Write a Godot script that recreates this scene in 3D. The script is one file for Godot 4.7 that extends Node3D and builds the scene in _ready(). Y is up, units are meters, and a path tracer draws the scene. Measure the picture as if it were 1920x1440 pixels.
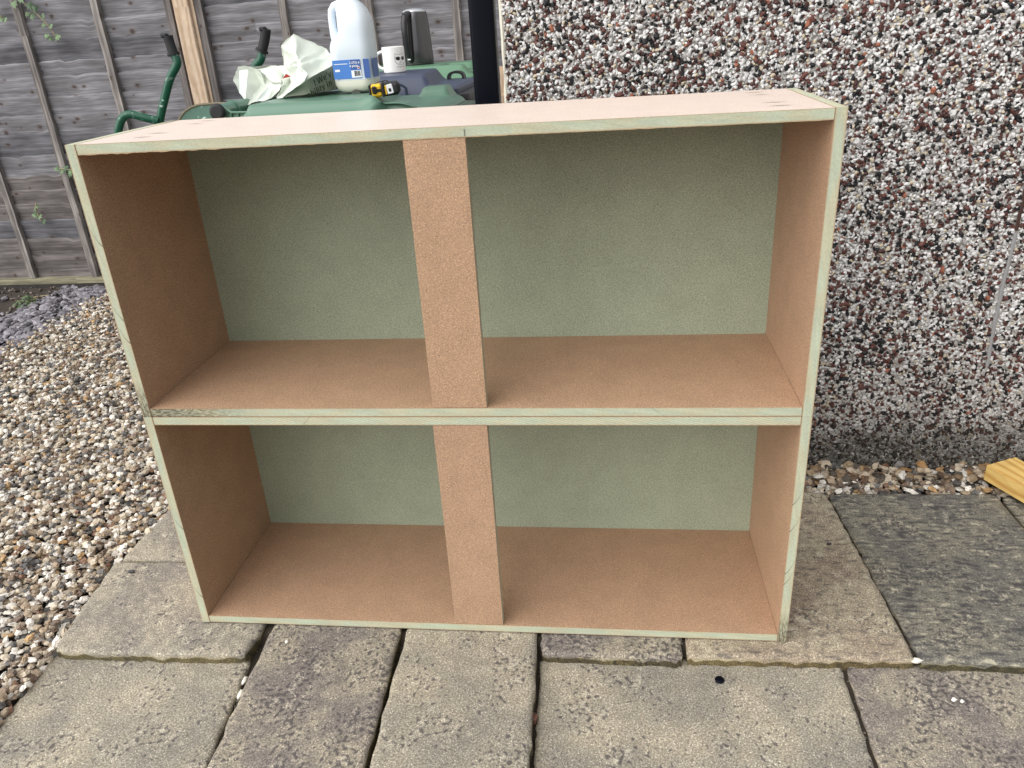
extends Node3D
# A timber-board shelf unit in two stacked boxes on a stone patio, bins, a fence and a pebble-dashed garage behind.

var rng := RandomNumberGenerator.new()
var M := {}
var taken := {}

# ------------------------------------------------------------------ mesh builder
class MB:
	var v := PackedVector3Array()
	var u := PackedVector2Array()
	var c := PackedColorArray()
	var g := PackedInt32Array()
	var col := Color.WHITE
	var sg := -1
	var off := Vector2.ZERO
	func tri(a: Vector3, b: Vector3, d: Vector3, ua := Vector2.ZERO, ub := Vector2.ZERO, ud := Vector2.ZERO, ca = null, cb = null, cd = null) -> void:
		v.push_back(a); v.push_back(d); v.push_back(b)
		u.push_back(ua + off); u.push_back(ud + off); u.push_back(ub + off)
		c.push_back(ca if ca != null else col); c.push_back(cd if cd != null else col); c.push_back(cb if cb != null else col)
		for i in 3: g.push_back(sg)
	func quad(a: Vector3, b: Vector3, d: Vector3, e: Vector3, ua := Vector2.ZERO, ub := Vector2.ZERO, ud := Vector2.ZERO, ue := Vector2.ZERO) -> void:
		tri(a, b, d, ua, ub, ud)
		tri(a, d, e, ua, ud, ue)
	func tri_out(a: Vector3, b: Vector3, d: Vector3, from: Vector3, ua := Vector2.ZERO, ub := Vector2.ZERO, ud := Vector2.ZERO) -> void:
		if (b - a).cross(d - a).dot((a + b + d) / 3.0 - from) < 0: tri(a, d, b, ua, ud, ub)
		else: tri(a, b, d, ua, ub, ud)
	func quad_out(a: Vector3, b: Vector3, d: Vector3, e: Vector3, from: Vector3, ua := Vector2.ZERO, ub := Vector2.ZERO, ud := Vector2.ZERO, ue := Vector2.ZERO) -> void:
		if (b - a).cross(d - a).dot((a + b + d + e) / 4.0 - from) < 0: quad(a, e, d, b, ua, ue, ud, ub)
		else: quad(a, b, d, e, ua, ub, ud, ue)
	func flip_from(start: int) -> void:
		for i in range(start, v.size(), 3):
			var t := v[i + 1]; v[i + 1] = v[i + 2]; v[i + 2] = t
			var w := u[i + 1]; u[i + 1] = u[i + 2]; u[i + 2] = w
			var k := c[i + 1]; c[i + 1] = c[i + 2]; c[i + 2] = k
	# turns the triangles added since start so that they look away from the middle
	func outward(start: int) -> void:
		if v.size() <= start: return
		var mid := Vector3.ZERO
		for i in range(start, v.size()): mid += v[i]
		mid /= float(v.size() - start)
		var vol := 0.0
		for i in range(start, v.size(), 3):
			vol += (v[i] - mid).dot((v[i + 2] - mid).cross(v[i + 1] - mid))
		if vol < 0: flip_from(start)
	# chamfered box, u runs along the longest side
	func box(at: Vector3, size: Vector3, bev := 0.0, turn := Basis.IDENTITY) -> void:
		var h := size * 0.5
		var long := 0
		if size.y > size[long]: long = 1
		if size.z > size[long]: long = 2
		var P := func(s: Vector3, ax: int) -> Vector3:
			var q := Vector3.ZERO
			for k in 3: q[k] = s[k] * (h[k] if k == ax else h[k] - bev)
			return at + turn * q
		var UV := func(s: Vector3, ax: int) -> Vector2:
			var q := Vector3(s.x * h.x, s.y * h.y, s.z * h.z)
			var o := [0, 1, 2]
			o.erase(ax)
			var a: int = o[0]
			var b: int = o[1]
			if b == long:
				a = o[1]; b = o[0]
			return Vector2(q[a], q[b] + ax * 0.37)
		for ax in 3:
			var a := (ax + 1) % 3
			var b := (ax + 2) % 3
			for sn in [-1.0, 1.0]:
				var pts := []
				var uvs := []
				for w in [[-1, -1], [1, -1], [1, 1], [-1, 1]]:
					var s := Vector3.ZERO
					s[ax] = sn; s[a] = w[0]; s[b] = w[1]
					pts.append(P.call(s, ax)); uvs.append(UV.call(s, ax))
				quad_out(pts[0], pts[1], pts[2], pts[3], at, uvs[0], uvs[1], uvs[2], uvs[3])
		if bev <= 0.0: return
		for ax in 3:
			var a := (ax + 1) % 3
			var b := (ax + 2) % 3
			for sa in [-1.0, 1.0]:
				for sb in [-1.0, 1.0]:
					var s0 := Vector3.ZERO
					s0[ax] = -1; s0[a] = sa; s0[b] = sb
					var s1 := s0
					s1[ax] = 1
					quad_out(P.call(s0, a), P.call(s1, a), P.call(s1, b), P.call(s0, b), at, UV.call(s0, a), UV.call(s1, a), UV.call(s1, a), UV.call(s0, a))
		for sx in [-1.0, 1.0]:
			for sy in [-1.0, 1.0]:
				for sz in [-1.0, 1.0]:
					var s := Vector3(sx, sy, sz)
					tri_out(P.call(s, 0), P.call(s, 1), P.call(s, 2), at, UV.call(s, 0), UV.call(s, 0), UV.call(s, 0))
	# rings of equal count joined into a skin
	func loft(rings: Array, caps := true, closed := true, smooth := 1) -> void:
		var start := v.size()
		var keep := sg
		sg = smooth
		var n: int = rings[0].size()
		for r in range(rings.size() - 1):
			for i in range(n if closed else n - 1):
				var j := (i + 1) % n
				var u0 := float(i) / n
				var u1 := float(i + 1) / n
				quad(rings[r][i], rings[r][j], rings[r + 1][j], rings[r + 1][i], Vector2(u0, r), Vector2(u1, r), Vector2(u1, r + 1), Vector2(u0, r + 1))
		if caps:
			sg = smooth + 1 if smooth >= 0 else -1
			for e in [0, rings.size() - 1]:
				var mid := Vector3.ZERO
				for p in rings[e]: mid += p
				mid /= n
				for i in n:
					var j := (i + 1) % n
					if e == 0: tri(mid, rings[e][j], rings[e][i])
					else: tri(mid, rings[e][i], rings[e][j])
		sg = keep
		outward(start)
	func tube(path: Array, radius, seg := 12, caps := true) -> void:
		var rings := []
		var up := Vector3.UP
		for k in path.size():
			var d: Vector3 = (path[mini(k + 1, path.size() - 1)] - path[maxi(k - 1, 0)]).normalized()
			if k == 0: up = Vector3.UP if absf(d.y) < 0.9 else Vector3.RIGHT
			var s := d.cross(up).normalized()
			up = s.cross(d).normalized()
			var r: float = radius[k] if radius is Array else radius
			var ring := []
			for i in seg:
				var a := TAU * i / seg
				ring.append(path[k] + (s * cos(a) + up * sin(a)) * r)
			rings.append(ring)
		loft(rings, caps)
	func lathe(prof: Array, at: Vector3, seg := 40, smooth := 1) -> void:   # prof: Vector2(radius, height)
		var start := v.size()
		var keep := sg
		for k in range(prof.size() - 1):
			sg = smooth
			for i in seg:
				var a := TAU * i / seg
				var b := TAU * (i + 1) / seg
				var p: Vector2 = prof[k]
				var q: Vector2 = prof[k + 1]
				var A := at + Vector3(cos(a) * p.x, p.y, sin(a) * p.x)
				var B := at + Vector3(cos(b) * p.x, p.y, sin(b) * p.x)
				var C := at + Vector3(cos(b) * q.x, q.y, sin(b) * q.x)
				var D := at + Vector3(cos(a) * q.x, q.y, sin(a) * q.x)
				var u0 := float(i) / seg
				var u1 := float(i + 1) / seg
				if p.x > 1e-6: tri(A, C, B, Vector2(u0, p.y), Vector2(u1, q.y), Vector2(u1, p.y))
				if q.x > 1e-6: tri(A, D, C, Vector2(u0, p.y), Vector2(u0, q.y), Vector2(u1, q.y))
		sg = keep
		outward(start)
	func sheet(nx: int, ny: int, at: Callable, uv: Callable, colour = null, smooth := 1) -> void:
		var keep := sg
		sg = smooth
		var P := []
		var W := []
		var K := []
		for j in ny + 1:
			for i in nx + 1:
				P.append(at.call(i, j)); W.append(uv.call(i, j))
				K.append(colour.call(i, j) if colour != null else col)
		for j in ny:
			for i in nx:
				var a := j * (nx + 1) + i
				var b := a + 1
				var d := b + nx + 1
				var e := a + nx + 1
				tri(P[a], P[b], P[d], W[a], W[b], W[d], K[a], K[b], K[d])
				tri(P[a], P[d], P[e], W[a], W[d], W[e], K[a], K[d], K[e])
		sg = keep
	func mesh(material: Material, onto: ArrayMesh = null) -> ArrayMesh:
		var st := SurfaceTool.new()
		st.begin(Mesh.PRIMITIVE_TRIANGLES)
		for i in v.size():
			st.set_smooth_group(g[i])
			st.set_uv(u[i])
			st.set_color(c[i])
			st.add_vertex(v[i])
		st.generate_normals()
		st.index()
		st.set_material(material)
		return st.commit(onto) if onto else st.commit()

# ------------------------------------------------------------------ naming
func numbered(called: String) -> String:
	var n: int = taken.get(called, 0)
	taken[called] = n + 1
	return called if n == 0 else "%s_%03d" % [called, n]

func thing(called: String, label: String, category: String, at := Vector3.ZERO, group := "") -> Node3D:
	var o := Node3D.new()
	o.name = numbered(called)
	o.position = at
	add_child(o)
	return tag(o, label, category, group)

func tag(o: Node3D, label: String, category: String, group := "") -> Node3D:
	o.set_meta("label", label)
	if category: o.set_meta("category", category)
	if group: o.set_meta("group", group)
	return o

func put(called: String, mesh: Mesh, parent: Node = null) -> MeshInstance3D:
	var o := MeshInstance3D.new()
	o.mesh = mesh
	if parent == null:
		o.name = numbered(called)
		add_child(o)
	else:
		var n := 0
		var name_now := called
		while parent.has_node(name_now):
			n += 1
			name_now = "%s_%03d" % [called, n]
		o.name = name_now
		parent.add_child(o, true)
	return o

func part(called: String, mb: MB, mat: Material, parent: Node) -> MeshInstance3D:
	return put(called, mb.mesh(mat), parent)

# ------------------------------------------------------------------ textures
func noise(seed_: int, freq: float, kind := FastNoiseLite.TYPE_SIMPLEX_SMOOTH, oct := 1) -> FastNoiseLite:
	var n := FastNoiseLite.new()
	n.seed = seed_
	n.noise_type = kind
	n.frequency = freq
	n.fractal_type = FastNoiseLite.FRACTAL_NONE if oct == 1 else FastNoiseLite.FRACTAL_FBM
	n.fractal_octaves = oct
	return n

func paint(w: int, h: int, f: Callable) -> ImageTexture:
	var data := PackedByteArray()
	data.resize(w * h * 3)
	var at := 0
	for y in h:
		for x in w:
			var k: Vector3 = f.call(x, y)
			data[at] = clampi(int(k.x), 0, 255)
			data[at + 1] = clampi(int(k.y), 0, 255)
			data[at + 2] = clampi(int(k.z), 0, 255)
			at += 3
	return ImageTexture.create_from_image(Image.create_from_data(w, h, false, Image.FORMAT_RGB8, data))

func std(colour: Color, rough := 0.7, metal := 0.0) -> StandardMaterial3D:
	var m := StandardMaterial3D.new()
	m.albedo_color = colour
	m.roughness = rough
	m.metallic = metal
	m.vertex_color_use_as_albedo = true
	return m

func textured(tex: Texture2D, rough := 0.8, scale := Vector2.ONE, tint := Color.WHITE) -> StandardMaterial3D:
	var m := std(tint, rough)
	m.albedo_texture = tex
	m.uv1_scale = Vector3(scale.x, scale.y, 1)
	return m

func srgb(r: int, g: int, b: int) -> Color:
	return Color8(r, g, b)

func lin(r: int, g: int, b: int) -> Color:
	return Color8(r, g, b).srgb_to_linear()

func board_tex(seed_: int, base: Vector3, amp: float) -> ImageTexture:
	var fine := noise(seed_, 0.55)
	var mid := noise(seed_ + 1, 0.33)
	var low := noise(seed_ + 2, 0.012, FastNoiseLite.TYPE_SIMPLEX_SMOOTH, 3)
	var speck := RandomNumberGenerator.new()
	speck.seed = seed_
	return paint(768, 768, func(x, y):
		var f := fine.get_noise_2d(x, y)
		var m := mid.get_noise_2d(x * 0.7, y)
		var k := 1.0 + amp * (0.06 * f + 0.035 * m + 0.10 * (speck.randf() - 0.5) + 0.02 * low.get_noise_2d(x, y))
		if f > 0.62 and m > 0.1: k += 0.10 * amp
		elif f < -0.66 and m < -0.05: k -= 0.12 * amp
		return base * k)

func edge_tex(seed_: int, dirt: float, saw: bool) -> ImageTexture:
	var fine := noise(seed_, 0.3)
	var low := noise(seed_ + 1, 0.012, FastNoiseLite.TYPE_SIMPLEX_SMOOTH, 2)
	var smear := noise(seed_ + 2, 0.05, FastNoiseLite.TYPE_SIMPLEX_SMOOTH, 3)
	var r := RandomNumberGenerator.new()
	r.seed = seed_
	var lines := []
	for i in 2: lines.append(Vector2(r.randf_range(30, 990), r.randf_range(-2.6, 2.6)))
	return paint(1024, 32, func(x, y):
		var t: float = y / 31.0
		var k := Vector3(180, 188, 166)
		var l := low.get_noise_2d(x, y * 2.0)
		k = k.lerp(Vector3(187, 183, 156), clampf(0.3 + l * 1.1, 0, 0.8))
		k *= 1.0 + 0.05 * fine.get_noise_2d(x * 0.6, y) + 0.055 * smear.get_noise_2d(x * 0.35 + y * 0.5, y * 0.7)
		var e := minf(t, 1.0 - t) + 0.012 * smear.get_noise_2d(x * 2.0, 9.0)
		if e < 0.06: k = k.lerp(Vector3(164, 132, 102), 0.65)
		elif e < 0.11: k = k.lerp(Vector3(188, 170, 138), 0.4)
		if saw: k *= 1.0 + 0.06 * sin((x + y * 1.5) * 0.55 + 3.0 * low.get_noise_2d(x * 2.0, 0.0))
		for q in lines:
			if absf(x - q.x - q.y * (y - 16.0)) < 0.9: k *= 0.86
		if dirt > 0.0:
			var d := clampf(1.0 - x / (1024.0 * dirt), 0, 1) * (0.55 + 0.9 * smear.get_noise_2d(x * 1.6, y * 3.0) + 0.35 * fine.get_noise_2d(x, y))
			k = k.lerp(Vector3(62, 52, 38), clampf(d, 0, 0.7))
		return k)

func weathered_tex(seed_: int, a: Vector3, b: Vector3, knots: int) -> ImageTexture:
	var w := 1024
	var h := 512
	var grain := noise(seed_, 0.35, FastNoiseLite.TYPE_SIMPLEX_SMOOTH, 2)
	var streak := noise(seed_ + 1, 0.06, FastNoiseLite.TYPE_SIMPLEX_SMOOTH, 3)
	var blot := noise(seed_ + 2, 0.011, FastNoiseLite.TYPE_SIMPLEX_SMOOTH, 3)
	var r := RandomNumberGenerator.new()
	r.seed = seed_
	var cell := {}
	for i in knots:
		var p := Vector3(r.randf_range(20, w - 20), r.randf_range(12, h - 12), r.randf_range(1.8, 5.6))
		for cx in range(int(p.x / 64) - 1, int(p.x / 64) + 2):
			for cy in range(int(p.y / 64) - 1, int(p.y / 64) + 2):
				var key := cx + cy * 100
				if not cell.has(key): cell[key] = []
				cell[key].append(p)
	return paint(w, h, func(x, y):
		var bend := 0.0
		var dark := 0.0
		var ring := 0.0
		for p in cell.get(x / 64 + (y / 64) * 100, []):
			var d: float = Vector2((x - p.x) * 0.62, y - p.y).length() / p.z
			if d < 3.6:
				bend += (y - p.y) * exp(-d * d * 0.35) * -0.75
				dark = maxf(dark, 1.0 - smoothstep(0.55, 1.15, d))
				ring = maxf(ring, (1.0 - smoothstep(1.0, 2.3, d)) * 0.55)
		var yy: float = y + bend
		var s := streak.get_noise_2d(x * 0.022, yy)
		var f := grain.get_noise_2d(x * 0.035, yy)
		var l := blot.get_noise_2d(x * 0.5, y)
		var k := a.lerp(b, clampf(0.45 + l * 0.9 + s * 0.5, 0, 1))
		k *= 1.0 + 0.17 * s + 0.20 * f
		k = k.lerp(Vector3(84, 70, 62), ring * 0.5)
		k = k.lerp(Vector3(62, 50, 46), dark * 0.7)
		return k)

func pine_tex(seed_: int, a: Vector3, b: Vector3) -> ImageTexture:
	var wave := noise(seed_, 0.02, FastNoiseLite.TYPE_SIMPLEX_SMOOTH, 2)
	var fine := noise(seed_ + 1, 0.5)
	return paint(512, 256, func(x, y):
		var q: float = y * 0.09 + 2.2 * wave.get_noise_2d(x * 0.12, y * 0.55)
		var s := pow(0.5 + 0.5 * sin(q * 2.6), 2.0)
		var k := a.lerp(b, s * 0.8)
		return k * (1.0 + 0.06 * fine.get_noise_2d(x * 0.08, y * 0.9) + 0.05 * wave.get_noise_2d(x, y)))

# natural sandstone: p = [base, second, lichen amount, streak amount]
func stone_tex(seed_: int, a: Vector3, b: Vector3, lichen: float, streak: float, pale: float) -> ImageTexture:
	var low := noise(seed_, 0.0055, FastNoiseLite.TYPE_SIMPLEX_SMOOTH, 3)
	var mid := noise(seed_ + 1, 0.035, FastNoiseLite.TYPE_SIMPLEX_SMOOTH, 3)
	var fine := noise(seed_ + 2, 0.34)
	var spot := noise(seed_ + 3, 0.085)
	var patch := noise(seed_ + 4, 0.008, FastNoiseLite.TYPE_SIMPLEX_SMOOTH, 2)
	return paint(960, 960, func(x, y):
		var l := low.get_noise_2d(x, y)
		var m := mid.get_noise_2d(x, y)
		var f := fine.get_noise_2d(x, y)
		var s := spot.get_noise_2d(x, y)
		var g := spot.get_noise_2d(x * 2.1 + 77.0, y * 2.1)
		var p := patch.get_noise_2d(x, y)
		var k := a.lerp(b, clampf(0.5 + l * 1.5 + m * 0.4, 0, 1))
		k *= 1.0 + 0.22 * f + 0.17 * g + 0.09 * m
		if streak > 0.0:
			var v := spot.get_noise_2d(x * 0.26 + 400.0, y * 1.0 + l * 12.0) + 0.45 * m
			k = k.lerp(Vector3(186, 180, 156), clampf((v - 0.52) * 3.0 * streak, 0, 0.7))
			k = k.lerp(Vector3(56, 55, 58), clampf((-v - 0.30) * 2.4 * streak, 0, 0.6))
		# dark lichen dots, gathered in patches, and pale crust
		var d := clampf((s + p * 0.7 + m * 0.3 + f * 0.15 - (0.95 - lichen)) * 3.2, 0, 1)
		k = k.lerp(Vector3(62, 58, 60), d * 0.66)
		var w := clampf((m * 1.1 + p * 0.6 + f * 0.35 - (0.72 - pale * 0.4)) * 2.6, 0, 1)
		k = k.lerp(Vector3(204, 196, 176), w * 0.55)
		if f > 0.66 and m > -0.2: k *= 1.3
		return k)

func materials() -> void:
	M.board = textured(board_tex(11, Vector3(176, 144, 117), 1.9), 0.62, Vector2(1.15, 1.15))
	M.board_top_sheen = textured(board_tex(11, Vector3(226, 209, 197), 1.0), 0.38, Vector2(1.15, 1.15))  # same board, bright sky sheen put into the colour of its upper face
	M.board_green = textured(board_tex(21, Vector3(152, 161, 140), 1.6), 0.7, Vector2(1.15, 1.15))
	var e := Vector2(1.0 / 1.3, 1.0 / 0.018)
	M.edge = textured(edge_tex(31, 0.0, false), 0.75, e)
	M.edge_dirty = textured(edge_tex(41, 0.17, false), 0.75, e)
	M.edge_foot = textured(edge_tex(46, 0.06, false), 0.75, e)
	M.edge_sawn = textured(edge_tex(51, 0.0, true), 0.75, e)
	M.fence = textured(weathered_tex(61, Vector3(110, 109, 113), Vector3(136, 135, 141), 110), 0.9, Vector2(0.62, 1.24))
	M.fence_brown = textured(weathered_tex(62, Vector3(92, 87, 86), Vector3(120, 115, 114), 60), 0.9, Vector2(0.62, 1.24))
	M.fence_dark = textured(weathered_tex(63, Vector3(82, 82, 87), Vector3(114, 114, 120), 40), 0.9, Vector2(0.62, 1.24))
	M.batten = textured(weathered_tex(64, Vector3(108, 103, 101), Vector3(150, 145, 141), 26), 0.9, Vector2(0.62, 1.6))
	M.rail = textured(weathered_tex(65, Vector3(118, 114, 96), Vector3(148, 144, 120), 10), 0.9, Vector2(0.62, 1.6))
	M.post = textured(pine_tex(71, Vector3(204, 184, 162), Vector3(176, 150, 124)), 0.8, Vector2(1.4, 3.2))
	M.plank = textured(pine_tex(72, Vector3(224, 190, 116), Vector3(190, 142, 72)), 0.75, Vector2(1.4, 3.2))
	M.offcut = textured(pine_tex(73, Vector3(196, 172, 148), Vector3(176, 148, 122)), 0.85, Vector2(1.4, 3.2))
	M.stone = [
		textured(stone_tex(101, Vector3(158, 150, 133), Vector3(134, 129, 118), 0.34, 0.0, 0.5), 0.88),
		textured(stone_tex(111, Vector3(120, 113, 107), Vector3(146, 138, 123), 0.58, 0.0, 0.5), 0.88),
		textured(stone_tex(121, Vector3(106, 104, 97), Vector3(122, 118, 106), 0.42, 0.55, 0.35), 0.86),
		textured(stone_tex(131, Vector3(146, 133, 116), Vector3(160, 150, 130), 0.18, 0.25, 0.4), 0.88),
		textured(stone_tex(141, Vector3(132, 126, 117), Vector3(152, 145, 130), 0.26, 0.0, 0.4), 0.88)]
	var dirt_n := noise(151, 0.12, FastNoiseLite.TYPE_SIMPLEX_SMOOTH, 3)
	var dirt_f := noise(152, 0.5)
	var soil := paint(512, 512, func(x, y):
		return Vector3(58, 51, 45) * (1.0 + 0.4 * dirt_n.get_noise_2d(x, y) + 0.3 * dirt_f.get_noise_2d(x, y)))
	M.soil = textured(soil, 0.95, Vector2(2.5, 2.5))
	M.joint = textured(soil, 0.95, Vector2(5, 5), srgb(235, 235, 225))
	M.stones = std(Color.WHITE, 0.6)
	M.chips = std(Color.WHITE, 0.5)
	M.mortar = std(srgb(196, 194, 190), 0.95)
	M.render_edge = std(srgb(206, 202, 190), 0.9)
	M.pipe = std(srgb(9, 12, 22), 0.32)
	M.pipe.metallic_specular = 0.22
	M.bin_green = std(srgb(86, 122, 104), 0.34)
	M.bin_green_body = std(srgb(58, 74, 64), 0.5)
	M.bin_back = std(srgb(90, 130, 104), 0.36)
	M.bin_navy = std(srgb(54, 64, 90), 0.42)
	M.bin_navy_body = std(srgb(28, 28, 34), 0.5)
	M.black_plastic = std(srgb(26, 27, 31), 0.38)
	M.rubber = std(srgb(32, 33, 36), 0.7)
	M.steel = std(srgb(94, 94, 97), 0.26, 0.95)
	M.lid_steel = std(srgb(196, 200, 206), 0.3, 0.7)
	M.china = std(srgb(236, 236, 234), 0.12)
	M.bag = std(srgb(206, 213, 203), 0.42)
	M.bag.backlight_enabled = true
	M.bag.backlight = Color(0.12, 0.125, 0.11)
	M.bag_shaded = std(srgb(150, 156, 140), 0.6)  # lower side of the white bag, its shade put into the colour
	M.bag_strap = std(srgb(238, 244, 242), 0.5)
	M.hdpe = std(srgb(216, 227, 238), 0.32)
	M.milk = std(srgb(232, 232, 218), 0.34)
	M.label_blue = std(srgb(70, 126, 204), 0.45)
	M.label_deep = std(srgb(58, 92, 158), 0.45)
	M.label_navy = std(srgb(44, 56, 120), 0.45)
	M.white_print = std(srgb(235, 238, 242), 0.5)
	M.black_print = std(srgb(20, 20, 24), 0.5)
	M.yellow = std(srgb(236, 190, 38), 0.4)
	M.leaf = std(Color.WHITE, 0.45)
	M.stem = std(srgb(150, 140, 112), 0.8)
	M.white = std(srgb(232, 232, 228), 0.5)
	var sp := noise(161, 0.045, FastNoiseLite.TYPE_SIMPLEX_SMOOTH, 4)
	var sp2 := noise(162, 0.25)
	M.barrow = textured(paint(512, 512, func(x, y):
		var k := Vector3(14, 80, 60) * (1.0 + 0.12 * sp2.get_noise_2d(x, y))
		var n := sp.get_noise_2d(x, y)
		if n > 0.40: k = k.lerp(Vector3(206, 214, 206), clampf((n - 0.40) * 14.0, 0, 0.85))
		return k), 0.4, Vector2(1.0, 1.0))
	M.barrow.uv1_triplanar = true
	M.barrow.uv1_scale = Vector3(0.8, 0.8, 0.8)

# ------------------------------------------------------------------ camera and light
func camera_and_light() -> void:
	var cam := Camera3D.new()
	cam.name = "camera"
	cam.transform = Transform3D(Basis(Vector3(0.99207634, -0.05863719, -0.11111351), Vector3(0.00627844, 0.90643830, -0.42229159), Vector3(0.12547954, 0.41824788, 0.89962414)), Vector3(0.90846, 1.16850, 1.25894))
	cam.fov = 52.7183
	cam.near = 0.05
	cam.far = 200.0
	add_child(cam)
	cam.current = true
	var sky_mat := ProceduralSkyMaterial.new()
	sky_mat.sky_top_color = Color(0.645, 0.69, 0.75)
	sky_mat.sky_horizon_color = Color(0.235, 0.255, 0.285)
	sky_mat.sky_curve = 0.6
	sky_mat.ground_bottom_color = Color(0.24, 0.23, 0.21)
	sky_mat.ground_horizon_color = Color(0.4, 0.4, 0.4)
	sky_mat.sun_angle_max = 1.0
	var sky := Sky.new()
	sky.sky_material = sky_mat
	var env := Environment.new()
	env.background_mode = Environment.BG_SKY
	env.sky = sky
	env.tonemap_mode = Environment.TONE_MAPPER_LINEAR
	env.tonemap_exposure = 2.3
	env.sdfgi_enabled = true
	env.ssao_enabled = true
	env.ssil_enabled = true
	var we := WorldEnvironment.new()
	we.name = "world_environment"
	we.environment = env
	add_child(we)
	var sun := DirectionalLight3D.new()
	sun.name = "sun"
	sun.light_energy = 0.5
	sun.light_color = Color(1.0, 0.988, 0.975)
	sun.light_angular_distance = 80.0
	sun.shadow_enabled = true
	sun.look_at_from_position(Vector3(-2.4, 2.2, 1.9), Vector3.ZERO, Vector3.UP)
	add_child(sun)

# ------------------------------------------------------------------ ground, patio, gravel
func slab_mesh(q: Array, mat: Material, seed_: int, drop := 0.0) -> ArrayMesh:
	# q: four corners (x, z) in order back-left, back-right, front-right, front-left
	var n := noise(seed_, 9.0, FastNoiseLite.TYPE_SIMPLEX_SMOOTH, 3)
	var e := noise(seed_ + 5, 22.0, FastNoiseLite.TYPE_SIMPLEX_SMOOTH, 3)
	var mb := MB.new()
	mb.off = Vector2(seed_ * 0.371, seed_ * 0.213)
	var a: Vector2 = q[0]
	var b: Vector2 = q[1]
	var c: Vector2 = q[2]
	var d: Vector2 = q[3]
	# keep the whole slab inside one tile of the texture
	var lo := Vector2(minf(a.x, d.x), minf(a.y, b.y)) - Vector2(0.02, 0.02)
	var span := Vector2(maxf(b.x, c.x), maxf(c.y, d.y)) + Vector2(0.04, 0.04) - lo
	mb.off = Vector2(0.01, 0.01) - lo + Vector2(fmod(seed_ * 0.371, 1.0), fmod(seed_ * 0.213, 1.0)) * (Vector2.ONE - span).clampf(0.0, 0.98)
	var w: float = maxf(a.distance_to(b), d.distance_to(c))
	var h: float = maxf(a.distance_to(d), b.distance_to(c))
	var nx := clampi(int(w / 0.014), 6, 46)
	var ny := clampi(int(h / 0.014), 6, 46)
	var F := func(s: float, t: float) -> Vector2:
		return a.lerp(b, s).lerp(d.lerp(c, s), t)
	var inner := func(i: int, j: int) -> Vector2:
		# outermost rows lie on the worn edge, the next ones 5 mm in
		var s := 0.0 if i <= 0 else 1.0 if i >= nx else clampf((i - 1.0) / (nx - 2.0), 0, 1)
		var t := 0.0 if j <= 0 else 1.0 if j >= ny else clampf((j - 1.0) / (ny - 2.0), 0, 1)
		var ds := 0.006 / w
		var dt := 0.006 / h
		s = s if i <= 0 or i >= nx else clampf(s, ds, 1.0 - ds)
		t = t if j <= 0 or j >= ny else clampf(t, dt, 1.0 - dt)
		# clipped corners
		var p: Vector2 = F.call(s, t)
		var mid: Vector2 = F.call(0.5, 0.5)
		var border := minf(minf(s, 1.0 - s) * w, minf(t, 1.0 - t) * h)
		var corner := Vector2(minf(s, 1.0 - s) * w, minf(t, 1.0 - t) * h)
		var k := clampf(1.0 - border / 0.03, 0, 1)
		var push := k * (-0.0055 + 0.0055 * e.get_noise_2d(p.x, p.y))
		if corner.x < 0.012 and corner.y < 0.012: push += 0.004
		return p + (mid - p).normalized() * push
	var top := func(i: int, j: int) -> Vector3:
		var p: Vector2 = inner.call(i, j)
		var y := 0.0022 * n.get_noise_2d(p.x, p.y)
		if i == 0 or j == 0 or i == nx or j == ny: y -= 0.003 + 0.002 * e.get_noise_2d(p.x * 1.7, p.y * 1.7)
		return Vector3(p.x, y - 0.002 - drop, p.y)
	var uvt := func(i: int, j: int) -> Vector2:
		var p: Vector2 = inner.call(i, j)
		return p
	mb.sheet(nx, ny, top, uvt)
	# worn, buff-coloured sides going down into the joint
	var loop := []
	for i in nx: loop.append([i, 0])
	for j in ny: loop.append([nx, j])
	for i in nx: loop.append([nx - i, ny])
	for j in ny: loop.append([0, ny - j])
	mb.sg = 1
	var buff := Color(1.22, 1.2, 1.0)
	var moss := Color(0.40, 0.37, 0.22)
	for k in loop.size():
		var p0: Vector3 = top.call(loop[k][0], loop[k][1])
		var k1: int = (k + 1) % loop.size()
		var p1: Vector3 = top.call(loop[k1][0], loop[k1][1])
		var o0 := Vector3(p0.x, -0.013 - drop + 0.009 * e.get_noise_2d(p0.x * 3.0, p0.z * 3.0), p0.z + 0.003 * e.get_noise_2d(p0.x * 5.0, 2.0))
		var o1 := Vector3(p1.x, -0.013 - drop + 0.009 * e.get_noise_2d(p1.x * 3.0, p1.z * 3.0), p1.z + 0.003 * e.get_noise_2d(p1.x * 5.0, 2.0))
		var b0 := Vector3(p0.x, -0.06, p0.z)
		var b1 := Vector3(p1.x, -0.06, p1.z)
		var u0 := Vector2(p0.x, p0.z)
		var u1 := Vector2(p1.x, p1.z)
		mb.tri(p0, o1, p1, u0, u1 + Vector2(0, 0.02), u1, buff, buff * 0.8, buff)
		mb.tri(p0, o0, o1, u0, u0 + Vector2(0, 0.02), u1 + Vector2(0, 0.02), buff, buff * 0.8, buff * 0.8)
		mb.tri(o0, b1, o1, u0 + Vector2(0, 0.02), u1 + Vector2(0, 0.066), u1 + Vector2(0, 0.02), moss, moss, moss)
		mb.tri(o0, b0, b1, u0 + Vector2(0, 0.02), u0 + Vector2(0, 0.066), u1 + Vector2(0, 0.066), moss, moss, moss)
	return mb.mesh(mat)

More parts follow.
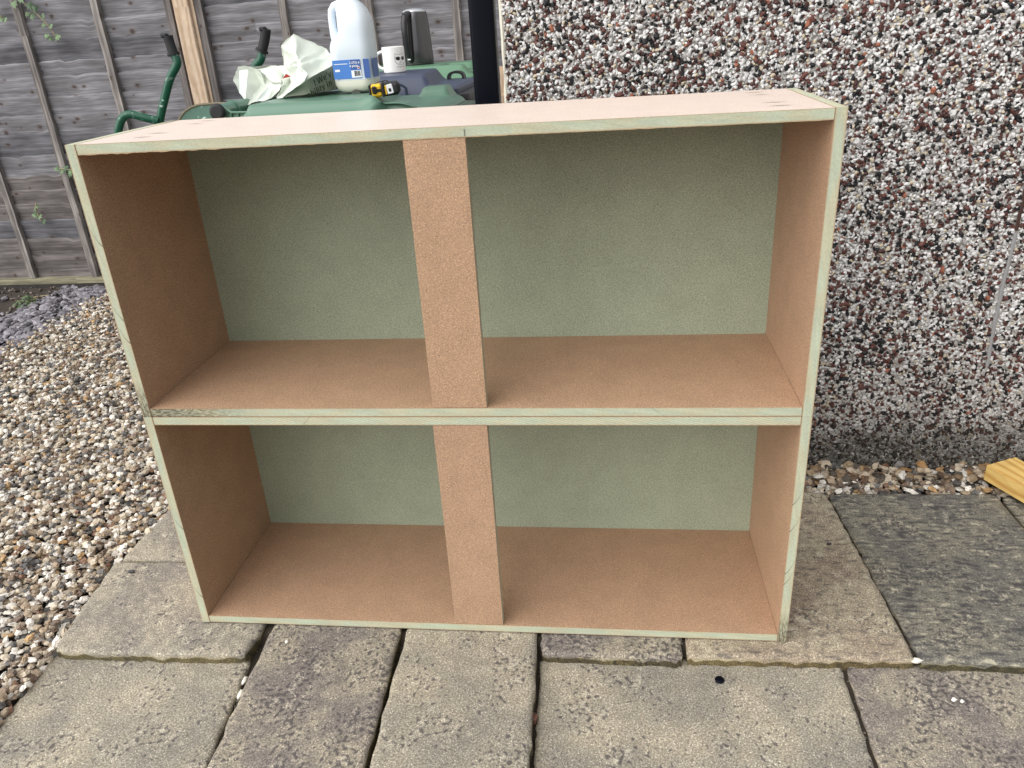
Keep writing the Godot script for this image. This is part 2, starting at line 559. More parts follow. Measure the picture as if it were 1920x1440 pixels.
func ground_and_patio() -> void:
	var mb := MB.new()
	var gn := noise(201, 6.0, FastNoiseLite.TYPE_SIMPLEX_SMOOTH, 3)
	# a fine sheet near the fence and gravel, then a wide one to the horizon
	var X := [-60.0, -20.0, -8.0, -4.0]
	for i in 81: X.append(-3.2 + i * 0.08)
	X.append_array([4.0, 8.0, 20.0, 60.0])
	var Z := [-60.0, -20.0, -8.0, -4.0]
	for i in 61: Z.append(-3.0 + i * 0.08)
	Z.append_array([3.0, 8.0, 20.0, 60.0])
	mb.sheet(X.size() - 1, Z.size() - 1, func(i, j):
		var y := -0.04
		var x: float = X[i]
		var z: float = Z[j]
		if x < -1.7 and x > -4.0 and z < 0.5 and z > -3.0: y += 0.014 * gn.get_noise_2d(x, z) + 0.012
		return Vector3(x, y, z), func(i, j): return Vector2(X[i], Z[j]))
	mb.flip_from(0)
	var g := part("ground", mb, M.soil, self)
	g.set_meta("kind", "structure")
	g.set_meta("label", "dark bare soil under the gravel and along the fence")

	var patio := Node3D.new()
	patio.name = "patio"
	patio.set_meta("kind", "structure")
	patio.set_meta("label", "patio of irregular natural sandstone paving slabs with dark open joints")
	add_child(patio)
	var bed := MB.new()
	bed.box(Vector3(0.98, -0.05, 0.42), Vector3(2.56, 0.03, 1.96))
	bed.sheet(120, 90, func(i, j):
		var x: float = -0.29 + i * 2.53 / 120.0
		var z: float = -0.54 + j * 1.9 / 90.0
		return Vector3(x, (-0.034 if z > 0.022 else -0.014) + 0.004 * gn.get_noise_2d(x * 9.0, z * 9.0), z), func(i, j): return Vector2(i * 0.021, j * 0.021))
	part("joint_bed", bed, M.joint, patio)
	var V := func(x, z): return Vector2(x, z)
	var slabs := [
		[[-0.335, -0.205], [0.138, -0.215], [0.137, 0.088], [-0.292, 0.097], 4],
		[[-0.31, -0.56], [0.136, -0.56], [0.14, -0.228], [-0.322, -0.220], 4],
		[[-0.304, 0.108], [0.141, 0.099], [0.196, 0.66], [-0.27, 0.66], 0],
		[[0.152, -0.29], [0.437, -0.29], [0.483, 0.655], [0.211, 0.655], 1],
		[[0.462, -0.29], [0.738, -0.29], [0.772, 0.655], [0.498, 0.655], 0],
		[[0.155, -0.56], [0.60, -0.56], [0.60, -0.305], [0.155, -0.305], 3],
		[[0.762, -0.30], [1.050, -0.30], [1.047, 0.050], [0.766, 0.051], 1],
		[[0.615, -0.56], [1.047, -0.56], [1.05, -0.315], [0.615, -0.315], 4],
		[[1.066, -0.565], [1.470, -0.562], [1.497, 0.030], [1.063, 0.043], 3],
		[[0.766, 0.064], [1.358, 0.046], [1.338, 0.66], [0.789, 0.66], 0],
		[[1.485, -0.555], [1.893, -0.562], [1.900, 0.030], [1.513, 0.031], 2],
		[[1.376, 0.044], [1.972, 0.034], [1.972, 0.66], [1.361, 0.66], 1],
		[[1.911, -0.552], [2.24, -0.56], [2.24, 0.028], [1.917, 0.028], 2],
		[[1.988, 0.034], [2.24, 0.034], [2.24, 0.66], [1.988, 0.66], 3],
		[[-0.28, 0.678], [0.33, 0.678], [0.33, 1.36], [-0.27, 1.36], 3],
		[[0.348, 0.678], [0.93, 0.678], [0.93, 1.36], [0.348, 1.36], 4],
		[[0.948, 0.678], [1.52, 0.678], [1.52, 1.36], [0.948, 1.36], 0],
		[[1.538, 0.678], [2.24, 0.678], [2.24, 1.36], [1.538, 1.36], 1]]
	for i in slabs.size():
		var s: Array = slabs[i]
		var q := []
		# the front rows lie a little lower than the rows behind them
		var front: bool = s[0][1] > 0.03
		for k in 4: q.append(Vector2(s[k][0], s[k][1] - (0.019 if front else 0.0)))
		put("paving_slab", slab_mesh(q, M.stone[s[4]], 300 + i * 7, 0.023 if front else 0.0), patio)
	rng.seed = 9
	var grit := []
	var tones := PackedColorArray()
	for i in 9000:
		var s := rng.randf_range(0.0016, 0.0042)
		grit.append(Transform3D(Basis.from_euler(Vector3(rng.randf() * 3, rng.randf() * 6, 0)) * Basis.from_scale(Vector3(s, s * 0.7, s * 0.8)), Vector3(rng.randf_range(-0.28, 2.2), 0, rng.randf_range(-0.5, 1.0))))
		grit[i].origin.y = (-0.0325 if grit[i].origin.z > 0.022 else -0.013) + rng.randf_range(-0.002, 0.002)
		tones.append(lin(84, 79, 72) * rng.randf_range(0.3, 1.8))
	stuff("joint_grit", scatter(lump(12, 0.4, true).mesh(M.stones), grit, tones), "", patio)

func lump(seed_: int, rough: float, flat: bool) -> MB:
	# a rough little stone of 80 faces, radius about 1
	var r := RandomNumberGenerator.new()
	r.seed = seed_
	var t := (1.0 + sqrt(5.0)) / 2.0
	var P := [Vector3(-1, t, 0), Vector3(1, t, 0), Vector3(-1, -t, 0), Vector3(1, -t, 0), Vector3(0, -1, t), Vector3(0, 1, t), Vector3(0, -1, -t), Vector3(0, 1, -t), Vector3(t, 0, -1), Vector3(t, 0, 1), Vector3(-t, 0, -1), Vector3(-t, 0, 1)]
	var F := [[0, 11, 5], [0, 5, 1], [0, 1, 7], [0, 7, 10], [0, 10, 11], [1, 5, 9], [5, 11, 4], [11, 10, 2], [10, 7, 6], [7, 1, 8], [3, 9, 4], [3, 4, 2], [3, 2, 6], [3, 6, 8], [3, 8, 9], [4, 9, 5], [2, 4, 11], [6, 2, 10], [8, 6, 7], [9, 8, 1]]
	var n := noise(seed_, 0.75)
	var place := func(p: Vector3) -> Vector3:
		var d := p.normalized()
		return d * (1.0 + rough * n.get_noise_3dv(d * 1.6) + rough * 0.4 * n.get_noise_3dv(d * 4.0 + Vector3(9, 0, 0)))
	var mb := MB.new()
	mb.sg = -1 if flat else 1
	for f in F:
		var a: Vector3 = P[f[0]].normalized()
		var b: Vector3 = P[f[1]].normalized()
		var c: Vector3 = P[f[2]].normalized()
		var ab := (a + b) / 2.0
		var bc := (b + c) / 2.0
		var ca := (c + a) / 2.0
		for q in [[a, ab, ca], [ab, b, bc], [ca, bc, c], [ab, bc, ca]]:
			mb.tri_out(place.call(q[0]), place.call(q[1]), place.call(q[2]), Vector3.ZERO)
	return mb

func scatter(mesh: Mesh, list: Array, colours: PackedColorArray) -> MultiMesh:
	var mm := MultiMesh.new()
	mm.transform_format = MultiMesh.TRANSFORM_3D
	mm.use_colors = true
	mm.mesh = mesh
	mm.instance_count = list.size()
	for i in list.size():
		mm.set_instance_transform(i, list[i])
		mm.set_instance_color(i, colours[i])
	return mm

func stuff(called: String, mm: MultiMesh, label: String, parent: Node = null) -> MultiMeshInstance3D:
	var o := MultiMeshInstance3D.new()
	o.multimesh = mm
	o.name = called
	o.set_meta("kind", "stuff")
	if label: o.set_meta("label", label)
	if parent == null:
		o.set_meta("category", "gravel")
		add_child(o)
	else: parent.add_child(o)
	return o

func gravel_colour() -> Color:
	var k := rng.randf()
	var c: Color
	if k < 0.27: c = lin(224, 219, 210)
	elif k < 0.46: c = lin(198, 186, 166)
	elif k < 0.65: c = lin(164, 146, 124)
	elif k < 0.76: c = lin(124, 106, 92)
	elif k < 0.86: c = lin(116, 114, 112)
	elif k < 0.93: c = lin(80, 78, 76)
	elif k < 0.97: c = lin(182, 150, 108)
	else: c = lin(140, 108, 88)
	return c * rng.randf_range(0.72, 1.12)

func stone_at(p: Vector3, lo: float, hi: float) -> Transform3D:
	var s := rng.randf_range(lo, hi)
	var b := Basis.from_euler(Vector3(rng.randf_range(-0.5, 0.5), rng.randf() * TAU, rng.randf_range(-0.5, 0.5)))
	b = b * Basis.from_scale(Vector3(s * rng.randf_range(0.85, 1.35), s * rng.randf_range(0.36, 0.62), s * rng.randf_range(0.6, 0.98)))
	return Transform3D(b, p)

func gravels() -> void:
	rng.seed = 5
	var stone := lump(3, 0.46, true).mesh(M.stones)
	var list := []
	var cols := PackedColorArray()
	var wob := noise(7, 1.6, FastNoiseLite.TYPE_SIMPLEX_SMOOTH, 2)
	# [x0, x1, z0, z1]
	for area in [[-1.98, 0.0, -2.58, 1.0], [0.0, 0.64, -2.58, -0.57], [0.64, 2.7, -0.70, -0.565]]:
		var step := 0.0138
		var z: float = area[2]
		while z < area[3]:
			var x: float = area[0]
			while x < area[1]:
				var px := x + rng.randf_range(-0.5, 0.5) * step
				var pz := z + rng.randf_range(-0.5, 0.5) * step
				x += step
				if px < -1.77 + 0.07 * wob.get_noise_2d(px * 0.4, pz) + rng.randf_range(-0.03, 0.03): continue
				if px < -0.95 and pz > 0.35 + (px + 1.9) * 0.6: continue
				var edge := -0.318
				if pz > -0.21: edge = lerpf(-0.338, -0.296, clampf((pz + 0.2) / 0.3, 0, 1)) if pz < 0.1 else lerpf(-0.300, -0.27, clampf((pz - 0.1) / 0.56, 0, 1))
				if pz > -0.572 and px > edge - 0.002 and px < 1.0 + 2.0 : 
					if not (px > 0.64 and pz < -0.568): continue
				var over := 0.0
				if px > edge - 0.02 and pz > -0.56: over = -0.004
				list.append(stone_at(Vector3(px, -0.017 + over + rng.randf_range(-0.006, 0.008) + 0.008 * wob.get_noise_2d(px * 2.0, pz * 2.0), pz), 0.0065, 0.0125))
				cols.append(gravel_colour())
				if rng.randf() < 0.33:
					list.append(stone_at(Vector3(px + rng.randf_range(-0.008, 0.008), -0.004 + over + rng.randf_range(-0.003, 0.007), pz), 0.0055, 0.0115))
					cols.append(gravel_colour())
			z += step
	# strip heaped a little against the garage
	for i in 420:
		var p := Vector3(rng.randf_range(0.95, 2.6), rng.randf_range(-0.004, 0.012), rng.randf_range(-0.70, -0.62))
		list.append(stone_at(p, 0.008, 0.017))
		cols.append(gravel_colour() * (Color(0.62, 0.54, 0.45) if rng.randf() < 0.7 else Color.WHITE))
	stuff("gravel", scatter(stone, list, cols), "mixed cream, tan and grey shingle around the patio slabs")
	# slate chippings
	var chip := lump(8, 0.38, true).mesh(M.chips)
	list = []
	cols = PackedColorArray()
	for i in 2900:
		var px := rng.randf_range(-2.12, -1.72)
		var pz := rng.randf_range(-2.6, -0.3)
		if rng.randf() < 0.25:
			px = rng.randf_range(-2.9, -1.9)
			if rng.randf() < 0.75: continue
		var s := rng.randf_range(0.009, 0.026)
		if rng.randf() < 0.08: s *= 1.5
		var b := Basis.from_euler(Vector3(rng.randf_range(-0.5, 0.5), rng.randf() * TAU, rng.randf_range(-0.5, 0.5))) * Basis.from_scale(Vector3(s, s * 0.45, s * 0.75))
		list.append(Transform3D(b, Vector3(px, -0.022 + rng.randf_range(-0.006, 0.016), pz)))
		cols.append(lin(128, 125, 132) * rng.randf_range(0.45, 1.4))
	var grit := 1500
	for i in grit:
		var s := rng.randf_range(0.003, 0.012)
		list.append(Transform3D(Basis.from_euler(Vector3(rng.randf() * 3, rng.randf() * 6, 0)) * Basis.from_scale(Vector3(s, s * 0.6, s * 0.8)), Vector3(rng.randf_range(-2.9, -1.7), -0.022 + rng.randf_range(-0.006, 0.006), rng.randf_range(-2.66, -0.6))))
		cols.append(lin(96, 86, 80) * rng.randf_range(0.4, 1.4))
	stuff("slate_chippings", scatter(chip, list, cols), "purple-grey slate chippings scattered between the shingle and the fence")

# ------------------------------------------------------------------ garage wall
func garage() -> void:
	rng.seed = 21
	var t := thing("garage", "pebble-dashed concrete garage wall of white, red-brown and black chippings on the right", "garage", Vector3(0.662, 0, -0.70))
	var mb := MB.new()
	mb.box(Vector3(1.25, 1.05, -1.35), Vector3(2.492, 2.3, 2.692), 0.004)
	part("wall", mb, M.mortar, t)
	var corner := MB.new()
	var cn := noise(31, 30.0, FastNoiseLite.TYPE_SIMPLEX_SMOOTH, 2)
	corner.sheet(3, 110, func(i, j):
		var y: float = -0.06 + j * 2.2 / 110.0
		var w := 0.0035 * cn.get_noise_2d(float(i) * 3.0, y)
		return [Vector3(0.001 + w, y, -0.16), Vector3(-0.001 + w, y, -0.004), Vector3(0.004 + w, y, 0.003 + w), Vector3(0.009 + w, y, 0.0005)][i], func(i, j): return Vector2(i, j), null, -1)
	corner.flip_from(0)
	part("corner_arris", corner, M.render_edge, t)
	# chippings
	var chip := lump(4, 0.5, true)
	var few := MB.new()
	# a cheaper stone: the same icosahedron without subdivision
	var r := RandomNumberGenerator.new()
	r.seed = 77
	var P := []
	for i in 7:
		var a := TAU * i / 7.0 + r.randf_range(-0.25, 0.25)
		P.append(Vector3(cos(a), sin(a), 0) * r.randf_range(0.8, 1.15))
	few.sg = -1
	var crown := []
	for p in P: crown.append(Vector3(p.x * 0.62, p.y * 0.62, r.randf_range(0.62, 0.95)))
	for i in 7:
		var j := (i + 1) % 7
		few.quad_out(P[i], P[j], crown[j], crown[i], Vector3(0, 0, -0.4))
		few.tri_out(crown[i], crown[j], Vector3(0.05, -0.05, 0.98), Vector3(0, 0, -0.4))
	var mesh := few.mesh(M.stones)
	var list := []
	var cols := PackedColorArray()
	var clump := noise(33, 3.0, FastNoiseLite.TYPE_SIMPLEX_SMOOTH, 2)
	var foot := noise(34, 5.0, FastNoiseLite.TYPE_SIMPLEX_SMOOTH, 3)
	var pick := func(x: float, y: float) -> Color:
		var k := rng.randf() + 0.10 * clump.get_noise_2d(x, y)
		var c: Color
		if k < 0.145: c = lin(18, 18, 22) * rng.randf_range(0.6, 1.6)
		elif k < 0.32: c = lin(92, 56, 50) * rng.randf_range(0.45, 1.3)
		elif k < 0.328: c = lin(150, 92, 70)
		elif k < 0.52: c = lin(178, 175, 173) * rng.randf_range(0.7, 1.1)
		elif k < 0.57: c = lin(196, 184, 162)
		else: c = lin(228, 228, 228) * rng.randf_range(0.74, 1.0)
		# algae and splashed dirt along the foot of the wall
		var d := 1.0 - smoothstep(0.02, 0.20, y + 0.05 * foot.get_noise_2d(x, y))
		c = c.lerp(lin(58, 56, 44) * (0.4 + c.get_luminance()), d * 0.8)
		var shade_dirt := 1.0 - smoothstep(0.10, 0.45, y + 0.08 * foot.get_noise_2d(x + 9.0, y))  # wider darkening: slight dirt plus shade painted into the chip colours
		c = c.lerp(c * Color(0.72, 0.70, 0.68), shade_dirt)
		c.a = 1.0
		return c
	var joint := func(y: float) -> float: return 1.212 + 0.004 * cn.get_noise_2d(y * 0.1, 3.0)
	var step := 0.0068
	for pass_ in 2:
		var y := -0.07
		while y < 1.85:
			var x := 0.006
			while x < 2.0:
				var px := x + rng.randf_range(-0.62, 0.62) * step
				var py := y + rng.randf_range(-0.62, 0.62) * step
				x += step * (1.0 if pass_ == 0 else 1.9)
				if absf(px - joint.call(py)) < 0.0055 and py > 0.30: continue
				var s := rng.randf_range(0.0029, 0.0052) * (1.0 if pass_ == 0 else 1.12) * (1.35 if rng.randf() < 0.12 else 1.0)
				if px < s * 0.6 + 0.003: continue
				var b := Basis.from_euler(Vector3(rng.randf_range(-0.35, 0.35), rng.randf_range(-0.35, 0.35), rng.randf() * TAU)) * Basis.from_scale(Vector3(s * rng.randf_range(0.85, 1.45), s * rng.randf_range(0.65, 0.95), s * rng.randf_range(0.5, 0.9)))
				list.append(Transform3D(b, Vector3(px, py, -0.0016 + (0.0 if pass_ == 0 else 0.0014))))
				cols.append(pick.call(px, py))
				if cols[-1].get_luminance() < 0.16: list[-1] = list[-1].scaled_local(Vector3(1.18, 1.18, 1.25))
			y += step * (1.0 if pass_ == 0 else 1.6)
	# the side wall too, near the corner
	for i in 5200:
		var py := rng.randf_range(-0.05, 2.1)
		var pz := rng.randf_range(-0.9, -0.012)
		var s := rng.randf_range(0.0036, 0.0066)
		var b := Basis(Vector3.UP, -PI / 2) * Basis.from_euler(Vector3(rng.randf_range(-0.3, 0.3), rng.randf_range(-0.3, 0.3), rng.randf() * TAU)) * Basis.from_scale(Vector3(s * 1.2, s * 0.8, s * 0.7))
		list.append(Transform3D(b, Vector3(0.003, py, pz)))
		cols.append(pick.call(pz, py))
	stuff("pebble_dash", scatter(mesh, list, cols), "", t)
	# panel joint: dark brown sealant above, bare grey mortar below
	var seal := MB.new()
	var jn := func(y0: float, y1: float, w: float) -> MB:
		var m := MB.new()
		m.sheet(2, 40, func(i, j):
			var y := lerpf(y0, y1, j / 40.0)
			var k: float = w * (1.0 + 0.5 * cn.get_noise_2d(i * 9.0, y))
			return Vector3(joint.call(y) + (i - 1.0) * k, y, 0.0025 + (0.002 if i == 1 else 0.0)), func(i, j): return Vector2(i, j))
		return m
	part("sealant_joint", jn.call(0.655, 2.1, 0.0042), std(srgb(70, 48, 42), 0.8), t)
	part("mortar_joint", jn.call(0.30, 0.65, 0.0042), std(srgb(150, 150, 152), 0.9), t)

	# square black downpipe by the corner
	var dp := thing("downpipe", "black square-section plastic downpipe beside the garage corner", "downpipe", Vector3(0.6025, 0, -0.835))
	var pm := MB.new()
	var rings := []
	for y in [-0.04, 0.4, 0.8, 1.2, 1.6, 2.1]:
		var ring := []
		for q in [[1, 1], [-1, 1], [-1, -1], [1, -1]]:
			for k in 4:
				var a := atan2(q[1], q[0]) - PI / 4 + k * PI / 6
				ring.append(Vector3(q[0] * 0.021 + cos(a) * 0.010, y, q[1] * 0.021 + sin(a) * 0.010))
		rings.append(ring)
	pm.loft(rings)
	part("pipe", pm, M.pipe, dp)
	for y in [0.35, 1.75]:
		var br := MB.new()
		br.box(Vector3(0.0, y, 0.0), Vector3(0.066, 0.03, 0.066), 0.004)
		br.box(Vector3(0.042, y, 0.0), Vector3(0.04, 0.03, 0.02), 0.002)
		part("bracket", br, M.pipe, dp)

# ------------------------------------------------------------------ fence
func fence_board(x0: float, x1: float, yb: float, yt: float, seed_: int) -> MB:
	# the upper, waney edge stands forward of the board above it
	var n := noise(seed_, 2.6, FastNoiseLite.TYPE_SIMPLEX_SMOOTH, 3)
	var m := noise(seed_ + 3, 14.0, FastNoiseLite.TYPE_SIMPLEX_SMOOTH, 2)
	var bump := noise(seed_ + 4, 5.0)
	var mb := MB.new()
	mb.off = Vector2(seed_ * 0.217, seed_ * 0.391)
	var nx := int((x1 - x0) / 0.035)
	var prof := [[-0.018, -0.004, 0.0], [0.25, -0.001, 0.25], [0.55, 0.003, 0.55], [0.9, 0.0065, 0.9], [1.0, 0.0055, 1.0], [1.0, -0.003, 1.02]]
	mb.sheet(nx, prof.size() - 1, func(i, j):
		var x := lerpf(x0, x1, float(i) / nx)
		var p: Array = prof[j]
		var w := 0.006 * n.get_noise_2d(x, 0.0) + 0.0035 * m.get_noise_2d(x, 1.0)
		var dip := m.get_noise_2d(x * 0.55, 7.0)
		if dip > 0.42: w -= 0.012 * (dip - 0.42) / 0.3
		var y: float = lerpf(yb, yt + w, p[0]) if j > 0 else yb - 0.018
		return Vector3(x, y, p[1] + 0.0025 * bump.get_noise_2d(x, y * 2.0)),
		func(i, j): return Vector2(lerpf(x0, x1, float(i) / nx), yb + (yt - yb) * prof[j][2]), null, -1 if false else 1)
	return mb

func panel(label: String, x0: float, x1: float, lines: Array, battens: Array, mats: Array, seed_: int) -> void:
	var t := thing("fence", label, "fence", Vector3(0, 0, -2.67), "weathered overlap fence panels")
	for i in range(lines.size() - 1):
		var b := fence_board(x0, x1, lines[i], lines[i + 1], seed_ + i * 13)
		var mat: Material = mats[0] if lines[i] > 0.56 else mats[1]
		if (i * 7 + seed_) % 5 == 0: mat = M.fence_dark
		part("board", b, mat, t)
	for x in battens:
		var n := noise(int(x * 100) + 900, 4.0, FastNoiseLite.TYPE_SIMPLEX_SMOOTH, 2)
		var mb := MB.new()
		mb.off = Vector2(x * 3.1, x * 1.7)
		var rings := []
		var y0: float = lines[0] + 0.002
		for k in 25:
			var y := lerpf(y0, 1.80, k / 24.0)
			var w := 0.020 + 0.0022 * n.get_noise_2d(y * 2.0, 0.0)
			var dx := 0.004 * n.get_noise_2d(y, 5.0)
			rings.append([Vector3(x - w + dx, y, 0.006), Vector3(x - w + dx + 0.002, y, 0.027), Vector3(x + w + dx - 0.002, y, 0.028), Vector3(x + w + dx, y, 0.006)])
		var start := mb.v.size()
		for r in 24:
			for i in 3:
				var us := [0.0, 0.02, 0.062, 0.085]
				mb.quad(rings[r][i], rings[r][i + 1], rings[r + 1][i + 1], rings[r + 1][i], Vector2(r * 0.073, us[i]), Vector2(r * 0.073, us[i + 1]), Vector2(r * 0.073 + 0.073, us[i + 1]), Vector2(r * 0.073 + 0.073, us[i]))
		mb.outward(start)
		part("batten", mb, M.batten, t)
	var rail := MB.new()
	rail.box(Vector3((x0 + x1) / 2, (lines[0] - 0.002) / 2.0 + 0.0, 0.014), Vector3(x1 - x0, lines[0] + 0.002, 0.036), 0.002)
	part("bottom_rail", rail, M.rail, t)
	for e in [x0 + 0.016, x1 - 0.016]:
		var st := MB.new()
		st.off = Vector2(e, e)
		st.box(Vector3(e, 0.92, 0.017), Vector3(0.034, 1.76, 0.034), 0.002)
		part("end_batten", st, M.fence_brown, t)

func fences() -> void:
	panel("grey weathered overlap fence panel left of the pale new post", -2.98, -1.155,
		[0.032, 0.162, 0.256, 0.356, 0.444, 0.518, 0.593, 0.697, 0.809, 0.895, 0.983, 1.079, 1.146, 1.24, 1.328, 1.42, 1.52, 1.61, 1.70, 1.80],
		[-2.78, -2.335, -1.955, -1.545], [M.fence, M.fence_brown], 401)
	panel("grey weathered overlap fence panel right of the pale new post, behind the bins", -1.035, 0.78,
		[0.032, 0.15, 0.25, 0.36, 0.45, 0.54, 0.63, 0.73, 0.82, 0.92, 1.0, 1.096, 1.178, 1.25, 1.345, 1.43, 1.52, 1.61, 1.70, 1.80],
		[-0.61, -0.195, 0.215], [M.fence, M.fence_dark], 457)
	for k in [[-1.095, "new pale timber fence post between the two grey fence panels", M.post]]:
		var p := MB.new()
		p.off = Vector2(0.3, 0.11)
		p.box(Vector3(0, 0.93, 0), Vector3(0.078, 1.94, 0.075), 0.003)
		p.box(Vector3(0.047, 0.93, -0.006), Vector3(0.017, 1.94, 0.05), 0.002)
		var o := part("fence_post", p, k[2], self)
		o.position = Vector3(k[0], 0, -2.655)
		tag(o, k[1], "fence post")
	var lean := thing("timber_offcuts", "pale brown boards leaning against the fence, seen between downpipe and garage", "timber", Vector3(0.385, -0.02, -2.44))
	for i in 3:
		var b := MB.new()
		b.off = Vector2(i * 0.4, i * 0.3)
		b.box(Vector3(0.03 + i * 0.012, 0.50 - i * 0.06, -0.02 + i * 0.032), Vector3(0.10 - i * 0.01, 1.06 - i * 0.12, 0.024), 0.002, Basis(Vector3.RIGHT, -0.14) * Basis(Vector3.BACK, -0.06 + i * 0.1))
		part("board", b, M.offcut, lean)

# ------------------------------------------------------------------ shelf unit
# one board; faces of fibreboard, edges showing the green core. axis: the thin axis
func mdf(called: String, parent: Node, at: Vector3, size: Vector3, axis: int, face: Material, edge: Material, seed_: int, top_face: Material = null) -> MeshInstance3D:
	var h := size * 0.5
	var faces := MB.new()
	var tops := MB.new()
	var edges := MB.new()
	var r := RandomNumberGenerator.new()
	r.seed = seed_
	var o := Vector2(r.randf(), r.randf())
	var tone := r.randf_range(0.94, 1.05)
	faces.col = Color(tone, tone * r.randf_range(0.985, 1.01), tone * r.randf_range(0.96, 1.02))
	for ax in 3:
		var a := (ax + 1) % 3
		var b := (ax + 2) % 3
		for sn in [-1.0, 1.0]:
			var pts := []
			var uvs := []
			for w in [[-1, -1], [1, -1], [1, 1], [-1, 1]]:
				var q := Vector3.ZERO
				q[ax] = sn * h[ax]; q[a] = w[0] * h[a]; q[b] = w[1] * h[b]
				pts.append(at + q)
				if ax == axis: uvs.append(Vector2(q[a], q[b]) + o)
				else:
					var along := a if b == axis else b
					uvs.append(Vector2(q[along] + h[along] + (o.x if edge == M.edge else 0.0), q[axis] + h[axis]))
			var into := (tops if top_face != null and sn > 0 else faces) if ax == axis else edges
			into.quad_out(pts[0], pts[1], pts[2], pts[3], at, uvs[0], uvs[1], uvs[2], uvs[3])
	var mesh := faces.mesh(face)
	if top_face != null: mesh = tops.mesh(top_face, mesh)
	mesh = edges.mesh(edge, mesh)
	return put(called, mesh, parent)

func shelf_box(label: String, y0: float, upper: bool) -> void:
	var W := 1.261
	var H := 0.5152
	var D := 0.3565
	var T := 0.018
	var t := thing("shelf_box", label, "shelf unit", Vector3(0, y0, 0), "open fibreboard shelf boxes")
	var gap := 0.0007
	var zc := -D / 2
	mdf("side_board", t, Vector3(T / 2, H / 2, zc), Vector3(T, H, D), 0, M.board, M.edge_foot if upper else M.edge, 1 if upper else 2)
	mdf("side_board", t, Vector3(W - T / 2, H / 2, zc), Vector3(T, H, D), 0, M.board, M.edge if upper else M.edge_foot, 3 if upper else 4)
	var L := W - 2 * T - 2 * gap
	mdf("top_board", t, Vector3(W / 2, H - T / 2, zc - 0.0004), Vector3(L, T - 0.0006, D - 0.001), 1, M.board, M.edge if upper else M.edge_sawn, 5 if upper else 6, M.board_top_sheen if upper else null)
	mdf("bottom_board", t, Vector3(W / 2, T / 2, zc - 0.0004), Vector3(L, T - 0.0006, D - 0.001), 1, M.board, M.edge_dirty if upper else M.edge, 7 if upper else 8)
	mdf("back_board", t, Vector3(W / 2, H / 2, -D - 0.0046), Vector3(W - 0.002, H - 0.002, 0.009), 2, M.board_green, M.edge, 9 if upper else 10)
	var x0 := 0.5815 if upper else 0.5775
	var x1 := 0.683 if upper else 0.6805
	mdf("front_upright", t, Vector3((x0 + x1) / 2, H / 2, -0.0105), Vector3(x1 - x0, H - 2 * T - 0.001, 0.018), 2, M.board, M.edge, 11 if upper else 12)
	# wavering splinters where the board's lower face has torn
	if upper:
		var slot := func(x: float, z: float) -> void:
			var s := MB.new()
			var pts := []
			for k in 9:
				var q := k / 8.0
				pts.append([Vector3(x + (q - 0.5) * 0.042, H + 0.0004, z - 0.0018 * sin(PI * q)), Vector3(x + (q - 0.5) * 0.042, H + 0.0004, z + 0.0018 * sin(PI * q))])
			for k in 8: s.quad_out(pts[k][0], pts[k + 1][0], pts[k + 1][1], pts[k][1], Vector3(x, 0, z))
			part("pocket_slot", s, std(srgb(66, 48, 40), 0.9), t)
		for x in [0.105, W - 0.085]:
			for z in [-0.062, -0.115, -0.255, -0.305]: slot.call(x, z)
		var mark := MB.new()
		mark.box(Vector3(x1, H - 0.0105, 0.0003), Vector3(0.0009, 0.011, 0.0004))
		part("pencil_mark", mark, std(srgb(70, 72, 62), 0.9), t)
		var torn := MB.new()
		var tn := noise(55, 40.0, FastNoiseLite.TYPE_SIMPLEX_SMOOTH, 3)
		for k in 240:
			var xa := T + 0.002 + k * (W - 2 * T - 0.004) / 240.0
			var xb := T + 0.002 + (k + 1) * (W - 2 * T - 0.004) / 240.0
			var la := maxf(0.0, 0.0003 + 0.0013 * tn.get_noise_2d(xa, 0) * (1.4 if xa < 0.3 else 0.6))
			var lb := maxf(0.0, 0.0003 + 0.0013 * tn.get_noise_2d(xb, 0) * (1.4 if xb < 0.3 else 0.6))
			if la + lb < 0.0003: continue
			var y := H - T + 0.0004
			torn.quad(Vector3(xa, y - la, -0.0008), Vector3(xb, y - lb, -0.0008), Vector3(xb, y, -0.0008), Vector3(xa, y, -0.0008))
			torn.quad(Vector3(xb, y - lb, -0.0030), Vector3(xa, y - la, -0.0030), Vector3(xa, y, -0.0030), Vector3(xb, y, -0.0030))
			torn.quad(Vector3(xa, y - la, -0.0030), Vector3(xb, y - lb, -0.0030), Vector3(xb, y - lb, -0.0008), Vector3(xa, y - la, -0.0008))
		part("torn_edge", torn, std(srgb(182, 158, 122), 0.9), t).set_meta("kind", "stuff")
	# thin dark cracks drawn across the side boards' front edges
	var cr := [[0.02, 0.34, 1], [0.02, 0.20, 1], [0.02, 0.155, 1]] if upper else [[0.0, 0.25, 1], [0.0, 0.07, 1], [1.0, 0.33, -1], [1.0, 0.27, -1], [1.0, 0.17, -1], [1.0, 0.145, -1]]
	for c in cr:
		var m := MB.new()
		var x := T if c[0] < 0.5 else W - T
		var s: int = c[2]
		for k in 6:
			var q0 := k / 6.0
			var q1 := (k + 1) / 6.0
			var w := 0.0009 * (1.0 - 0.8 * q0)
			var p0 := Vector3(x - s * 0.017 * q0, c[1] + 0.014 * q0 + 0.022 * q0 * q0, 0.0003)
			var p1 := Vector3(x - s * 0.017 * q1, c[1] + 0.014 * q1 + 0.022 * q1 * q1, 0.0003)
			m.quad_out(p0 + Vector3(0, w, 0), p1 + Vector3(0, w, 0), p1 - Vector3(0, w, 0), p0 - Vector3(0, w, 0), Vector3(x, c[1], -1))
		part("crack", m, std(srgb(72, 66, 50), 0.9), t)

